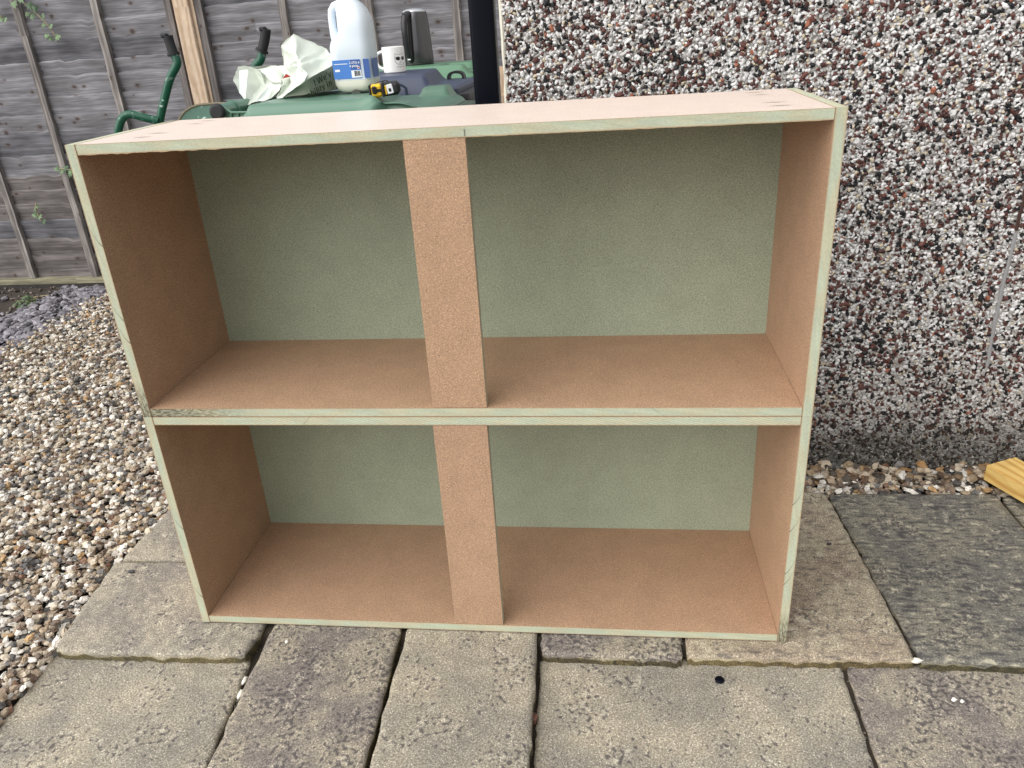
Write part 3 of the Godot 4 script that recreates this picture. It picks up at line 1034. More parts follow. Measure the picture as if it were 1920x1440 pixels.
# ------------------------------------------------------------------ bins
func rounded(x0: float, x1: float, z0: float, z1: float, r: float, y: float, n := 5) -> Array:
	var ring := []
	for q in [[x1 - r, z1 - r, 0.0], [x0 + r, z1 - r, PI / 2], [x0 + r, z0 + r, PI], [x1 - r, z0 + r, PI * 1.5]]:
		for k in n + 1:
			var a: float = q[2] + k * PI / 2 / n
			ring.append(Vector3(q[0] + cos(a) * r, y, q[1] + sin(a) * r))
	return ring

func lid(x0: float, x1: float, hw: float, r: float, skirt: float, height: Callable, inset: Callable) -> MB:
	var nx := 84
	var nz := 60
	var mb := MB.new()
	var P := func(i: int, j: int) -> Vector3:
		var x := lerpf(x0, x1, float(i) / nx)
		var z := lerpf(-hw, hw, float(j) / nz)
		var cx := clampf(x, x0 + r, x1 - r)
		var cz := clampf(z, -hw + r, hw - r)
		var d := Vector2(x - cx, z - cz)
		if d.length() > r: d = d.normalized() * r
		x = cx + d.x
		z = cz + d.y
		var edge := minf(minf(x - x0, x1 - x), hw - absf(z))
		if d.x != 0.0 and d.y != 0.0: edge = r - d.length()
		var y: float = height.call(x, z) - 0.008 * pow(1.0 - clampf(edge / 0.012, 0, 1), 2.0)
		return Vector3(x, y, z + inset.call(x, z))
	mb.sheet(nx, nz, func(i, j): return P.call(i, j), func(i, j): return Vector2(i, j) * 0.01)
	mb.flip_from(0)
	var loop := []
	for i in nx: loop.append([i, 0])
	for j in nz: loop.append([nx, j])
	for i in nx: loop.append([nx - i, nz])
	for j in nz: loop.append([0, nz - j])
	mb.sg = 3
	var start := mb.v.size()
	for k in loop.size():
		var a: Vector3 = P.call(loop[k][0], loop[k][1])
		var l1: Array = loop[(k + 1) % loop.size()]
		var b: Vector3 = P.call(l1[0], l1[1])
		if a.distance_to(b) < 1e-5: continue
		mb.quad(a, b, Vector3(b.x, -skirt, b.z), Vector3(a.x, -skirt, a.z))
	mb.outward(start)
	return mb

func ss(a: float, b: float, x: float) -> float:
	return smoothstep(a, b, x)

func wheelie_bin(label: String, at: Vector3, top: float, W: float, hw: float, lid_mat: Material, body_mat: Material, kind: int) -> void:
	# local: x from 0 (hinge) to W (front); top: height of the rim
	var t := thing("wheelie_bin", label, "wheelie bin", at, "wheelie bins in a row behind the shelf unit")
	var body := MB.new()
	body.loft([rounded(0.06, W - 0.09, -hw + 0.06, hw - 0.06, 0.03, 0.02), rounded(0.055, W - 0.085, -hw + 0.055, hw - 0.055, 0.03, 0.06), rounded(0.03, W + 0.0, -hw + 0.022, hw - 0.022, 0.035, top - 0.05)])
	part("body", body, body_mat, t)
	var rim := MB.new()
	rim.loft([rounded(0.012, W + 0.03, -hw + 0.008, hw - 0.008, 0.035, top - 0.048), rounded(0.01, W + 0.034, -hw + 0.006, hw - 0.006, 0.035, top - 0.044), rounded(0.01, W + 0.034, -hw + 0.006, hw - 0.006, 0.035, top - 0.018), rounded(0.014, W + 0.03, -hw + 0.01, hw - 0.01, 0.035, top - 0.014)])
	part("rim", rim, body_mat, t)
	var h: Callable
	var ins := func(x, z): return 0.0
	if kind == 1:
		h = func(x, z):
			var side: float = hw - absf(z)
			var y: float = 0.010 * ss(0.010, 0.020, side)
			y += 0.026 * ss(0.012, 0.035, x) * (1.0 - ss(0.318, 0.356, x - 0.14 * z)) * ss(0.026, 0.050, side)
			# hand grip at the far front corner
			y += 0.024 * ss(W - 0.125, W - 0.105, x) * (1.0 - ss(W - 0.045, W - 0.025, x)) * ss(-hw + 0.012, -hw + 0.03, z) * (1.0 - ss(-hw + 0.10, -hw + 0.125, z))
			# the lid rises over the finger scoop in its near side
			y += 0.014 * exp(-pow((x - 0.385) / 0.055, 4.0)) * ss(hw - 0.10, hw - 0.02, z)
			y -= 0.012 * ss(W - 0.05, W, x)
			return y
		ins = func(x, z):
			return -0.055 * exp(-pow((x - 0.415) / 0.05, 8.0)) * ss(hw - 0.05, hw, z)
	elif kind == 2:
		h = func(x, z):
			var side: float = hw - absf(z)
			var y: float = 0.008 * ss(0.008, 0.018, side)
			y += 0.038 * ss(0.0, 0.03, x) * (1.0 - ss(0.395, 0.435, x - 0.1 * z)) * ss(0.012, 0.046, side)
			return y
	else:
		h = func(x, z):
			var side: float = hw - absf(z)
			var y: float = 0.006 * ss(0.006, 0.016, side) + 0.034 * ss(0.0, 0.04, x) * (1.0 - ss(0.50, 0.545, x)) * ss(0.012, 0.06, side)
			y -= 0.02 * ss(0.412, 0.424, x) * (1.0 - ss(0.55, 0.57, x)) * ss(-0.02, -0.004, z) * (1.0 - ss(0.138, 0.15, z))
			return y
	var skirt := 0.040 if kind == 2 else 0.020
	var lm := lid(-0.005, W, hw, 0.05, skirt, h, ins)
	var l := part("lid", lm, lid_mat, t)
	l.position = Vector3(0, top, 0)
	var lip := MB.new()
	var ring := rounded(-0.006, W + 0.001, -hw - 0.001, hw + 0.001, 0.05, -skirt + 0.003, 8)
	if kind == 1:
		var cut := []
		for p in ring: cut.append(p)
		# open at the near side, where the scoop is
		var near := []
		for k in cut.size():
			var p: Vector3 = cut[(k + 9) % cut.size()]
			near.append(p)
		ring = [Vector3(0.33, -skirt + 0.003, hw + 0.001)]
		for p in near: ring.append(p)
		ring.append(Vector3(0.49, -skirt + 0.003, hw + 0.001))
	else: ring.append(ring[0])
	lip.tube(ring, 0.0042, 8)
	part("lip", lip, lid_mat, l)
	if kind == 1:
		var ridge := MB.new()
		var path := []
		for k in 24: path.append(Vector3(lerpf(0.03, 0.33, k / 23.0), 0.004, hw + 0.001))
		ridge.tube(path, 0.0035, 6)
		part("ridge", ridge, lid_mat, l)
	if kind == 2:
		var hoop := MB.new()
		hoop.tube([Vector3(0.275, -0.01, hw + 0.004), Vector3(0.275, 0.012, hw + 0.004), Vector3(0.287, 0.022, hw + 0.004), Vector3(0.36, 0.022, hw + 0.004), Vector3(0.372, 0.012, hw + 0.004), Vector3(0.372, -0.01, hw + 0.004)], 0.0045, 8)
		part("grip_rim", hoop, lid_mat, l)
		var grip := MB.new()
		var gp := []
		for k in 13:
			var a := PI * k / 12.0
			gp.append(Vector3(0.452 - cos(a) * 0.027, 0.004 + 0.026 * pow(sin(a), 0.5), -hw + 0.05))
		var rings := []
		for k in gp.size():
			var d: Vector3 = (gp[mini(k + 1, 12)] - gp[maxi(k - 1, 0)]).normalized()
			var nn := Vector3(-d.y, d.x, 0) * 0.004
			rings.append([gp[k] + nn + Vector3(0, 0, 0.02), gp[k] + nn - Vector3(0, 0, 0.02), gp[k] - nn - Vector3(0, 0, 0.02), gp[k] - nn + Vector3(0, 0, 0.02)])
		grip.loft(rings, true, true, -1)
		part("grip", grip, M.black_plastic, l)
	if kind == 3:
		var hoop := MB.new()
		hoop.tube([Vector3(0.58, 0.014, -0.01), Vector3(0.44, 0.016, -0.012), Vector3(0.415, 0.015, 0.03), Vector3(0.418, 0.014, 0.12), Vector3(0.44, 0.013, 0.15), Vector3(0.58, 0.012, 0.15)], 0.0035, 8)
		part("grip_rim", hoop, lid_mat, l)
	# hinge bar with its end caps, carried by two webs
	var bar := MB.new()
	var hy := top + 0.022
	bar.tube([Vector3(-0.062, hy, -hw * 0.72), Vector3(-0.062, hy, hw * 0.72)], 0.0172, 16)
	for z in [-hw * 0.35, hw * 0.35]: bar.tube([Vector3(-0.062, hy, z - 0.006), Vector3(-0.062, hy, z + 0.006)], 0.0215, 16)
	var hb := part("handle_bar", bar, lid_mat, t)
	for s in [-1.0, 1.0]:
		var cap := MB.new()
		cap.tube([Vector3(-0.062, hy, s * hw * 0.72), Vector3(-0.062, hy, s * (hw * 0.72 + 0.006)), Vector3(-0.062, hy, s * (hw * 0.72 + 0.009))], [0.0205, 0.020, 0.014], 18)
		part("end_cap", cap, M.rubber, hb)
		var web := MB.new()
		var z: float = s * (hw * 0.72 - 0.006)
		web.tube([Vector3(-0.056, hy + 0.016, z), Vector3(-0.03, hy - 0.004, z), Vector3(0.02, hy - 0.006, z)], 0.0035, 6)
		web.tube([Vector3(-0.066, hy - 0.015, z), Vector3(-0.045, hy - 0.045, z), Vector3(0.02, hy - 0.055, z)], 0.0035, 6)
		web.tube([Vector3(-0.038, hy - 0.03, z), Vector3(0.02, hy - 0.03, z)], 0.003, 6)
		for x in [-0.03, -0.012, 0.006]: web.tube([Vector3(x, hy - 0.004, z), Vector3(x - 0.008, hy - 0.052, z)], 0.003, 6)
		web.box(Vector3(-0.012, hy - 0.028, z - s * 0.004), Vector3(0.07, 0.05, 0.003), 0.0005)
		part("hinge_web", web, lid_mat, t)
	for s in [-1.0, 1.0]:
		var wh := MB.new()
		wh.tube([Vector3(0.05, 0.098, s * (hw - 0.052)), Vector3(0.05, 0.098, s * (hw - 0.046)), Vector3(0.05, 0.098, s * (hw - 0.014)), Vector3(0.05, 0.098, s * (hw - 0.008))], [0.085, 0.098, 0.098, 0.085], 24)
		part("wheel", wh, M.rubber, t)
	var axle := MB.new()
	axle.tube([Vector3(0.05, 0.098, -hw + 0.02), Vector3(0.05, 0.098, hw - 0.02)], 0.009, 8)
	part("axle", axle, M.steel, t)

func bins() -> void:
	var gy := -0.04
	wheelie_bin("green wheelie bin nearest the shelf unit, carrying the milk bottle and bag", Vector3(-0.012, gy, -0.89), 0.994 - gy, 0.512, 0.238, M.bin_green, M.bin_green_body, 1)
	wheelie_bin("dark navy wheelie bin in the middle, with the white mug on its lid", Vector3(-0.07, gy, -1.43), 1.006 - gy, 0.525, 0.235, M.bin_navy, M.bin_navy_body, 2)
	wheelie_bin("green wheelie bin furthest back, with the steel kettle on its lid", Vector3(-0.13, gy, -1.965), 1.013 - gy, 0.56, 0.24, M.bin_back, M.bin_green_body, 3)

# ------------------------------------------------------------------ things on the bins
func milk_bottle() -> void:
	var t := thing("milk_bottle", "nearly empty white plastic milk bottle with a blue label, standing on the green bin lid", "milk bottle", Vector3(0.236, 1.0345, -0.93))
	t.rotation.y = 0.05
	var sq := func(x0: float, x1: float, hz: float, y: float, r: float) -> Array: return rounded(x0, x1, -hz, hz, r, y, 6)
	var low := MB.new()
	low.loft([sq.call(-0.040, 0.040, 0.040, 0.0, 0.03), sq.call(-0.050, 0.050, 0.050, 0.006, 0.032), sq.call(-0.0545, 0.0545, 0.0535, 0.018, 0.03), sq.call(-0.055, 0.055, 0.054, 0.030, 0.028)])
	part("milk", low, M.milk, t)
	var b := MB.new()
	b.loft([sq.call(-0.055, 0.055, 0.054, 0.0302, 0.028), sq.call(-0.054, 0.054, 0.053, 0.06, 0.028), sq.call(-0.054, 0.054, 0.053, 0.078, 0.028), sq.call(-0.0555, 0.0555, 0.0545, 0.086, 0.028), sq.call(-0.0555, 0.0555, 0.0545, 0.112, 0.028),
		sq.call(-0.050, 0.0545, 0.053, 0.126, 0.026), sq.call(-0.033, 0.0548, 0.053, 0.136, 0.026), sq.call(-0.028, 0.055, 0.052, 0.150, 0.026), sq.call(-0.028, 0.0545, 0.051, 0.168, 0.026), sq.call(-0.028, 0.052, 0.047, 0.182, 0.025), sq.call(-0.029, 0.046, 0.041, 0.198, 0.024), sq.call(-0.031, 0.037, 0.034, 0.211, 0.022), sq.call(-0.024, 0.026, 0.026, 0.221, 0.019), sq.call(-0.018, 0.020, 0.020, 0.228, 0.0185), sq.call(-0.018, 0.018, 0.018, 0.245, 0.0178)])
	part("bottle", b, M.hdpe, t)
	var hd := MB.new()
	hd.tube([Vector3(-0.022, 0.212, 0), Vector3(-0.036, 0.208, 0), Vector3(-0.0445, 0.198, 0), Vector3(-0.0475, 0.182, 0), Vector3(-0.048, 0.16, 0), Vector3(-0.047, 0.142, 0), Vector3(-0.044, 0.122, 0.0), Vector3(-0.036, 0.112, 0)], [0.012, 0.0115, 0.0105, 0.0098, 0.0096, 0.0105, 0.012, 0.012], 14)
	part("handle", hd, M.hdpe, t)
	var cap := MB.new()
	cap.lathe([Vector2(0, 0.258), Vector2(0.019, 0.258), Vector2(0.0205, 0.256), Vector2(0.0205, 0.243), Vector2(0.0185, 0.243)], Vector3.ZERO)
	part("cap", cap, M.label_blue, t)
	var notch := MB.new()
	notch.tube([Vector3(0.004, -0.006, 0.046), Vector3(0.004, -0.006, 0.0537)], 0.0125, 18)
	part("base_notch", notch, std(srgb(70, 76, 70), 0.6), t)
	# front label, split tone, with its print
	var plate := func(called: String, x0: float, x1: float, y0: float, y1: float, z: float, mat: Material, parent: Node) -> MeshInstance3D:
		var m := MB.new()
		m.box(Vector3((x0 + x1) / 2, (y0 + y1) / 2, z), Vector3(x1 - x0, y1 - y0, 0.0006))
		return part(called, m, mat, parent)
	var z := 0.0552
	var lb: MeshInstance3D = plate.call("label", -0.048, 0.026, 0.034, 0.080, z, M.label_blue, t)
	plate.call("colour_block", 0.0, 0.0255, 0.056, 0.0795, z + 0.0005, M.label_deep, lb)
	plate.call("barcode_panel", 0.0, 0.026, 0.036, 0.0535, z + 0.0005, M.white_print, lb)
	var bars := MB.new()
	var r := RandomNumberGenerator.new()
	r.seed = 4
	var x := 0.008
	while x < 0.0235:
		var w := r.randf_range(0.0003, 0.0010)
		bars.box(Vector3(x + w / 2, 0.046, z + 0.0011), Vector3(w, 0.0125, 0.0004))
		x += w + r.randf_range(0.0003, 0.0009)
	part("barcode", bars, M.black_print, lb)
	plate.call("white_line", -0.044, -0.008, 0.0695, 0.0712, z + 0.0005, M.white_print, lb)
	plate.call("small_print", -0.043, -0.030, 0.052, 0.0575, z + 0.0005, M.white_print, lb)
	var dot := MB.new()
	dot.tube([Vector3(0.0205, 0.060, z + 0.0006), Vector3(0.0205, 0.060, z + 0.0010)], 0.0036, 16)
	part("round_mark", dot, M.white_print, lb)
	var dot2 := MB.new()
	dot2.tube([Vector3(0.0205, 0.060, z + 0.0011), Vector3(0.0205, 0.060, z + 0.0014)], 0.0024, 12)
	part("round_mark", dot2, std(srgb(170, 50, 60), 0.5), lb)
	for w in [["2.272L e", 0.0725], ["4 pints", 0.0645]]:
		var o := put("lettering", lettering(w[0], 0.0072, "Droid Sans"), lb)
		o.position = Vector3(-0.003, w[1], z + 0.0009)
		o.material_override = M.white_print
	# side label on the right-hand face
	var sl := MB.new()
	sl.box(Vector3(0.0562, 0.057, 0.012), Vector3(0.0006, 0.046, 0.06))
	part("side_label", sl, M.label_deep, t)
	var fl := MB.new()
	fl.box(Vector3(0.042, 0.057, 0.0553), Vector3(0.016, 0.046, 0.0006))
	part("side_label", fl, M.label_deep, t)

func lettering(text: String, height: float, face: String, left := true) -> TextMesh:
	var tm := TextMesh.new()
	var f := SystemFont.new()
	f.font_names = PackedStringArray([face])
	f.font_weight = 700
	tm.font = f
	tm.text = text
	tm.font_size = 32
	tm.pixel_size = height / 32.0
	tm.depth = 0.0004
	tm.horizontal_alignment = HORIZONTAL_ALIGNMENT_LEFT if left else HORIZONTAL_ALIGNMENT_CENTER
	return tm

func mug() -> void:
	var t := thing("mug", "white china mug printed with a cat in sunglasses, on the navy bin lid", "mug", Vector3(0.213, 1.0522, -1.43))
	var r := 0.0365
	var art := Image.create(384, 192, false, Image.FORMAT_RGB8)
	art.fill(Color8(238, 238, 236))
	var ink := Color8(30, 30, 32)
	var disc := func(cx: float, cy: float, rx: float, ry: float, c: Color) -> void:
		for yy in range(int(cy - ry), int(cy + ry) + 1):
			for xx in range(int(cx - rx), int(cx + rx) + 1):
				if pow((xx - cx) / rx, 2) + pow((yy - cy) / ry, 2) <= 1.0 and xx >= 0 and yy >= 0 and xx < 384 and yy < 192: art.set_pixel(xx, yy, c)
	var line := func(pts: Array, w: float, c: Color) -> void:
		for k in range(pts.size() - 1):
			var d: float = pts[k].distance_to(pts[k + 1])
			for s in int(d * 2) + 1:
				var p: Vector2 = pts[k].lerp(pts[k + 1], s / (d * 2.0 + 0.001))
				disc.call(p.x, p.y, w, w, c)
	# the print sits right of the middle of the side that faces the camera
	var cx := 110.0
	var cy := 92.0
	var head := []
	for k in 40:
		var a := -2.5 + k * (PI + 1.86) / 39.0
		head.append(Vector2(cx + cos(a - PI * 1.0) * -31.0, cy + 4 + sin(a + PI) * -40.0))
	head = [Vector2(80, 76), Vector2(78, 92), Vector2(80, 112), Vector2(90, 130), Vector2(106, 138), Vector2(124, 136), Vector2(138, 122), Vector2(143, 100), Vector2(141, 78), Vector2(136, 62)]
	line.call(head, 0.9, ink)
	line.call([Vector2(80, 76), Vector2(82, 48), Vector2(94, 58), Vector2(112, 54), Vector2(126, 57), Vector2(138, 46), Vector2(136, 64)], 0.9, ink)
	disc.call(96, 88, 13, 15, ink)
	disc.call(128, 88, 12, 15, ink)
	line.call([Vector2(78, 78), Vector2(112, 80), Vector2(144, 76)], 1.0, ink)
	line.call([Vector2(112, 92), Vector2(112, 116), Vector2(104, 122)], 0.9, ink)
	line.call([Vector2(112, 116), Vector2(121, 121)], 0.9, ink)
	line.call([Vector2(98, 126), Vector2(108, 127)], 0.9, ink)
	for k in 9: line.call([Vector2(86 + k * 6.5, 153), Vector2(89 + k * 6.5, 153)], 1.3, Color8(70, 70, 72))
	var m := textured(ImageTexture.create_from_image(art), 0.14)
	var wall := MB.new()
	wall.sg = 1
	var seg := 48
	for i in seg:
		var a0 := TAU * i / seg
		var a1 := TAU * (i + 1) / seg
		# u grows to the right as seen from outside; u = 0.25 faces +z
		var P := func(a: float, y: float) -> Vector3: return Vector3(-cos(a) * r, y, sin(a) * r)
		for k in [[0.004, 0.078]]:
			wall.quad(P.call(a0, k[0]), P.call(a1, k[0]), P.call(a1, k[1]), P.call(a0, k[1]), Vector2(a0 / TAU, 1), Vector2(a1 / TAU, 1), Vector2(a1 / TAU, 0), Vector2(a0 / TAU, 0))
	wall.outward(0)
	part("cup", wall, m, t).rotation.y = 0.62
	var inn := MB.new()
	inn.lathe([Vector2(r, 0.078), Vector2(r - 0.0012, 0.0797), Vector2(r - 0.0028, 0.078), Vector2(r - 0.0038, 0.012), Vector2(r - 0.009, 0.006), Vector2(0, 0.005)], Vector3.ZERO, 48)
	inn.lathe([Vector2(r, 0.004), Vector2(r - 0.003, 0.0), Vector2(0, 0.0)], Vector3.ZERO, 48)
	part("lining", inn, M.china, t)
	var hd := MB.new()
	var path := []
	for k in 15:
		var a := PI * k / 14.0
		path.append(Vector3(-r + 0.002 - 0.027 * sin(a) * (1.0 if a < 1.6 else 0.88), 0.040 + 0.026 * cos(a), 0.004))
	hd.tube(path, 0.0045, 10)
	part("handle", hd, M.china, t)

func kettle() -> void:
	var t := thing("kettle", "brushed steel cordless kettle with a black handle, on the far green bin lid", "kettle", Vector3(0.166, 1.0535, -2.0))
	var b := MB.new()
	b.lathe([Vector2(0.058, 0.006), Vector2(0.0595, 0.012), Vector2(0.0575, 0.06), Vector2(0.0545, 0.11), Vector2(0.0508, 0.16), Vector2(0.0475, 0.184), Vector2(0.0455, 0.187)], Vector3.ZERO, 56)
	part("body", b, M.steel, t)
	var base := MB.new()
	base.lathe([Vector2(0, 0.0), Vector2(0.057, 0.0), Vector2(0.0585, 0.002), Vector2(0.0585, 0.006), Vector2(0.05, 0.0062)], Vector3.ZERO, 56)
	part("base", base, M.black_plastic, t)
	var l := MB.new()
	l.lathe([Vector2(0.0462, 0.187), Vector2(0.0465, 0.189), Vector2(0.0445, 0.192), Vector2(0.034, 0.197), Vector2(0.018, 0.200), Vector2(0, 0.201)], Vector3.ZERO, 56)
	part("lid", l, M.lid_steel, t)
	var d := Vector3(-0.26, 0, 0.965).normalized()
	var side := d.cross(Vector3.UP).normalized()
	var outer := MB.new()
	var rings := []
	var prof := [[0.044, 0.180, 0.013, 0.012], [0.060, 0.180, 0.0135, 0.012], [0.080, 0.172, 0.0135, 0.011], [0.090, 0.150, 0.013, 0.0095], [0.092, 0.115, 0.0125, 0.0085], [0.088, 0.075, 0.012, 0.0085], [0.080, 0.042, 0.0115, 0.0085], [0.068, 0.022, 0.0115, 0.009], [0.056, 0.016, 0.0115, 0.009]]
	for k in prof.size():
		var p: Array = prof[k]
		var q0: Array = prof[maxi(k - 1, 0)]
		var q1: Array = prof[mini(k + 1, prof.size() - 1)]
		var tang: Vector3 = (d * (q1[0] - q0[0]) + Vector3.UP * (q1[1] - q0[1])).normalized()
		var nn := side.cross(tang).normalized()
		var ring := []
		for i in 14:
			var a := TAU * i / 14
			ring.append(d * p[0] + Vector3(0, p[1], 0) + side * cos(a) * p[2] + nn * sin(a) * p[3])
		rings.append(ring)
	outer.loft(rings)
	part("handle", outer, M.black_plastic, t)
	var back := MB.new()
	back.tube([d * 0.052 + Vector3(0, 0.178, 0), d * 0.0585 + Vector3(0, 0.10, 0), d * 0.060 + Vector3(0, 0.02, 0)], 0.0075, 10)
	part("handle_mount", back, M.black_plastic, t)
	var sw := MB.new()
	sw.box(d * 0.083 + Vector3(0, 0.177, 0), Vector3(0.012, 0.010, 0.010), 0.002, Basis(side, d.cross(side), d))
	part("switch", sw, M.rubber, t)
	var pl := MB.new()
	pl.box(d * 0.0785 + Vector3(0, 0.022, 0), Vector3(0.014, 0.006, 0.003), 0.001, Basis(side, Vector3.UP, d))
	part("badge", pl, M.lid_steel, t)
	var spout := MB.new()
	spout.loft([[Vector3(0.016, 0.15, -0.048), Vector3(0, 0.14, -0.052), Vector3(-0.016, 0.15, -0.048)], [Vector3(0.016, 0.186, -0.048), Vector3(0, 0.186, -0.068), Vector3(-0.016, 0.186, -0.048)]], false, true)
	part("spout", spout, M.steel, t)

func crumple(mb: MB, quads: Array, K: Dictionary, seed_: int, amount: float, div := 8) -> void:
	# every entry is three or four corner names; each facet is subdivided and crumpled
	var n := noise(seed_, 26.0, FastNoiseLite.TYPE_SIMPLEX_SMOOTH, 3)
	for q in quads:
		var a: Vector3 = K[q[0]]
		var b: Vector3 = K[q[1]]
		var c: Vector3 = K[q[2]]
		var d: Vector3 = K[q[3]] if q.size() > 3 else K[q[2]]
		var nor := (b - a).cross(c - a).normalized()
		mb.sheet(div, div, func(i, j):
			var s := float(i) / div
			var t := float(j) / div
			var p := a.lerp(b, s).lerp(d.lerp(c, s), t)
			var e := minf(minf(s, 1.0 - s), minf(t, 1.0 - t))
			return p + Vector3(n.get_noise_3dv(p), n.get_noise_3dv(p + Vector3(5, 0, 0)), n.get_noise_3dv(p + Vector3(0, 7, 0))) * amount + nor * 0.006 * sin(PI * s) * sin(PI * t),
			func(i, j): return Vector2(i, j) * 0.1, null, 1)

func carrier_bag() -> void:
	var K := {"A": Vector3(-0.126, 1.078, -0.95), "B": Vector3(-0.129, 1.11, -1.0), "C": Vector3(-0.102, 1.109, -1.02), "D": Vector3(-0.068, 1.102, -1.0), "D2": Vector3(-0.041, 1.107, -1.03), "E": Vector3(0.008, 1.109, -1.0), "F": Vector3(0.042, 1.061, -0.88), "G": Vector3(0.005, 1.071, -0.9), "H": Vector3(-0.058, 1.017, -0.86), "I": Vector3(-0.026, 1.025, -0.84), "J": Vector3(0.001, 1.029, -0.86), "K": Vector3(0.023, 1.041, -0.88), "c": Vector3(-0.115, 1.069, -1.03), "d": Vector3(-0.054, 1.059, -1.0),
		"s1": Vector3(-0.11, 1.101, -0.965), "s2": Vector3(-0.085, 1.102, -0.965), "s3": Vector3(-0.058, 1.034, -0.855), "s4": Vector3(-0.078, 1.049, -0.87), "t1": Vector3(0.014, 1.066, -0.865), "t2": Vector3(0.029, 1.062, -0.865), "t3": Vector3(0.002, 1.03, -0.84), "t4": Vector3(-0.019, 1.027, -0.825),
		"L": Vector3(0.038, 1.161, -0.93), "M": Vector3(0.071, 1.185, -0.95), "N": Vector3(0.145, 1.143, -0.98), "O": Vector3(0.167, 1.124, -0.95), "P": Vector3(0.182, 1.102, -0.9), "Q": Vector3(0.129, 1.072, -0.82), "X": Vector3(0.102, 1.123, -0.86), "Y": Vector3(0.111, 1.111, -0.84), "W": Vector3(0.047, 1.105, -0.92), "U": Vector3(0.046, 1.067, -0.93), "R": Vector3(0.04, 1.031, -0.835), "R2": Vector3(0.057, 1.034, -0.83), "S": Vector3(0.14, 1.04, -0.85), "P2": Vector3(0.174, 1.04, -0.93),
		"y1": Vector3(0.091, 1.088, -0.86), "y2": Vector3(0.135, 1.088, -0.83), "y3": Vector3(0.132, 1.073, -0.805), "Z": Vector3(0.02, 1.035, -1.08), "Z2": Vector3(0.15, 1.035, -1.05)}
	var at := Vector3(0.03, 1.034, -0.92)
	var o := {}
	for k in K: o[k] = K[k] - at
	var t := thing("carrier_bag", "crumpled white reusable shopping bag lying on the green bin lid beside the milk bottle", "bag", at)
	var white := MB.new()
	crumple(white, [["A", "B", "C", "c"], ["C", "D", "d", "c"], ["D", "D2", "d"], ["D2", "E", "F", "d"], ["A", "c", "H"], ["c", "d", "I", "H"], ["d", "G", "J", "I"], ["G", "F", "K", "J"], ["D", "G", "F", "E"],
		["L", "M", "X"], ["L", "X", "W"], ["M", "N", "X"], ["N", "O", "Y", "X"], ["O", "P", "Q", "Y"], ["W", "X", "Y"], ["E", "W", "U", "F"], ["L", "W", "E"], ["W", "Y", "Q", "U"], ["F", "U", "R"], ["U", "Q", "R2", "R"],
		["B", "C", "Z"], ["C", "D2", "Z"], ["D2", "E", "Z"], ["M", "N", "Z2"], ["N", "O", "Z2"], ["L", "M", "Z2", "Z"], ["H", "A", "Z"], ["A", "B", "Z"]], o, 71, 0.0045)
	part("bag_body", white, M.bag, t)
	var grey := MB.new()
	crumple(grey, [["P", "P2", "S", "Q"], ["Q", "S", "R2"], ["O", "P", "P2", "Z2"]], o, 72, 0.002)
	part("printed_side", grey, M.bag_shaded, t)
	var straps := MB.new()
	crumple(straps, [["s1", "s2", "s3", "s4"], ["t1", "t2", "t3", "t4"]], o, 73, 0.001)
	part("strap", straps, M.bag_strap, t)
	var strap2 := MB.new()
	crumple(strap2, [["y1", "Y", "y2", "y3"]], o, 74, 0.001)
	part("strap", strap2, M.bag_strap, t)
	var tri := MB.new()
	tri.tri(Vector3(0.046, 1.078, -0.878) - at, Vector3(0.072, 1.082, -0.872) - at, Vector3(0.060, 1.090, -0.874) - at)
	tri.tri(Vector3(0.046, 1.078, -0.880) - at, Vector3(0.060, 1.090, -0.876) - at, Vector3(0.072, 1.082, -0.874) - at)
	part("red_print", tri, std(srgb(160, 44, 36), 0.5), t)
	# printed words run uphill across the side coloured grey for shade
	var P: Vector3 = o["P"]
	var Q: Vector3 = o["Q"]
	var S: Vector3 = o["S"]
	var along := (P - Q).normalized()
	var nor := (S - Q).cross(P - Q).normalized()
	if nor.z < 0: nor = -nor
	var up := nor.cross(along).normalized()
	var ink := std(srgb(46, 58, 34), 0.6)
	var words := [["! We'v", 0.022, Q.lerp(P, 0.20) - up * 0.013 + nor * 0.0075], ["ability in", 0.021, Q.lerp(P, -0.12) - up * 0.034 + nor * 0.0075]]
	for w in words:
		var l := put("lettering", lettering(w[0], w[1], "Droid Sans"), t)
		l.transform = Transform3D(Basis(along, up, nor), w[2])
		l.material_override = ink

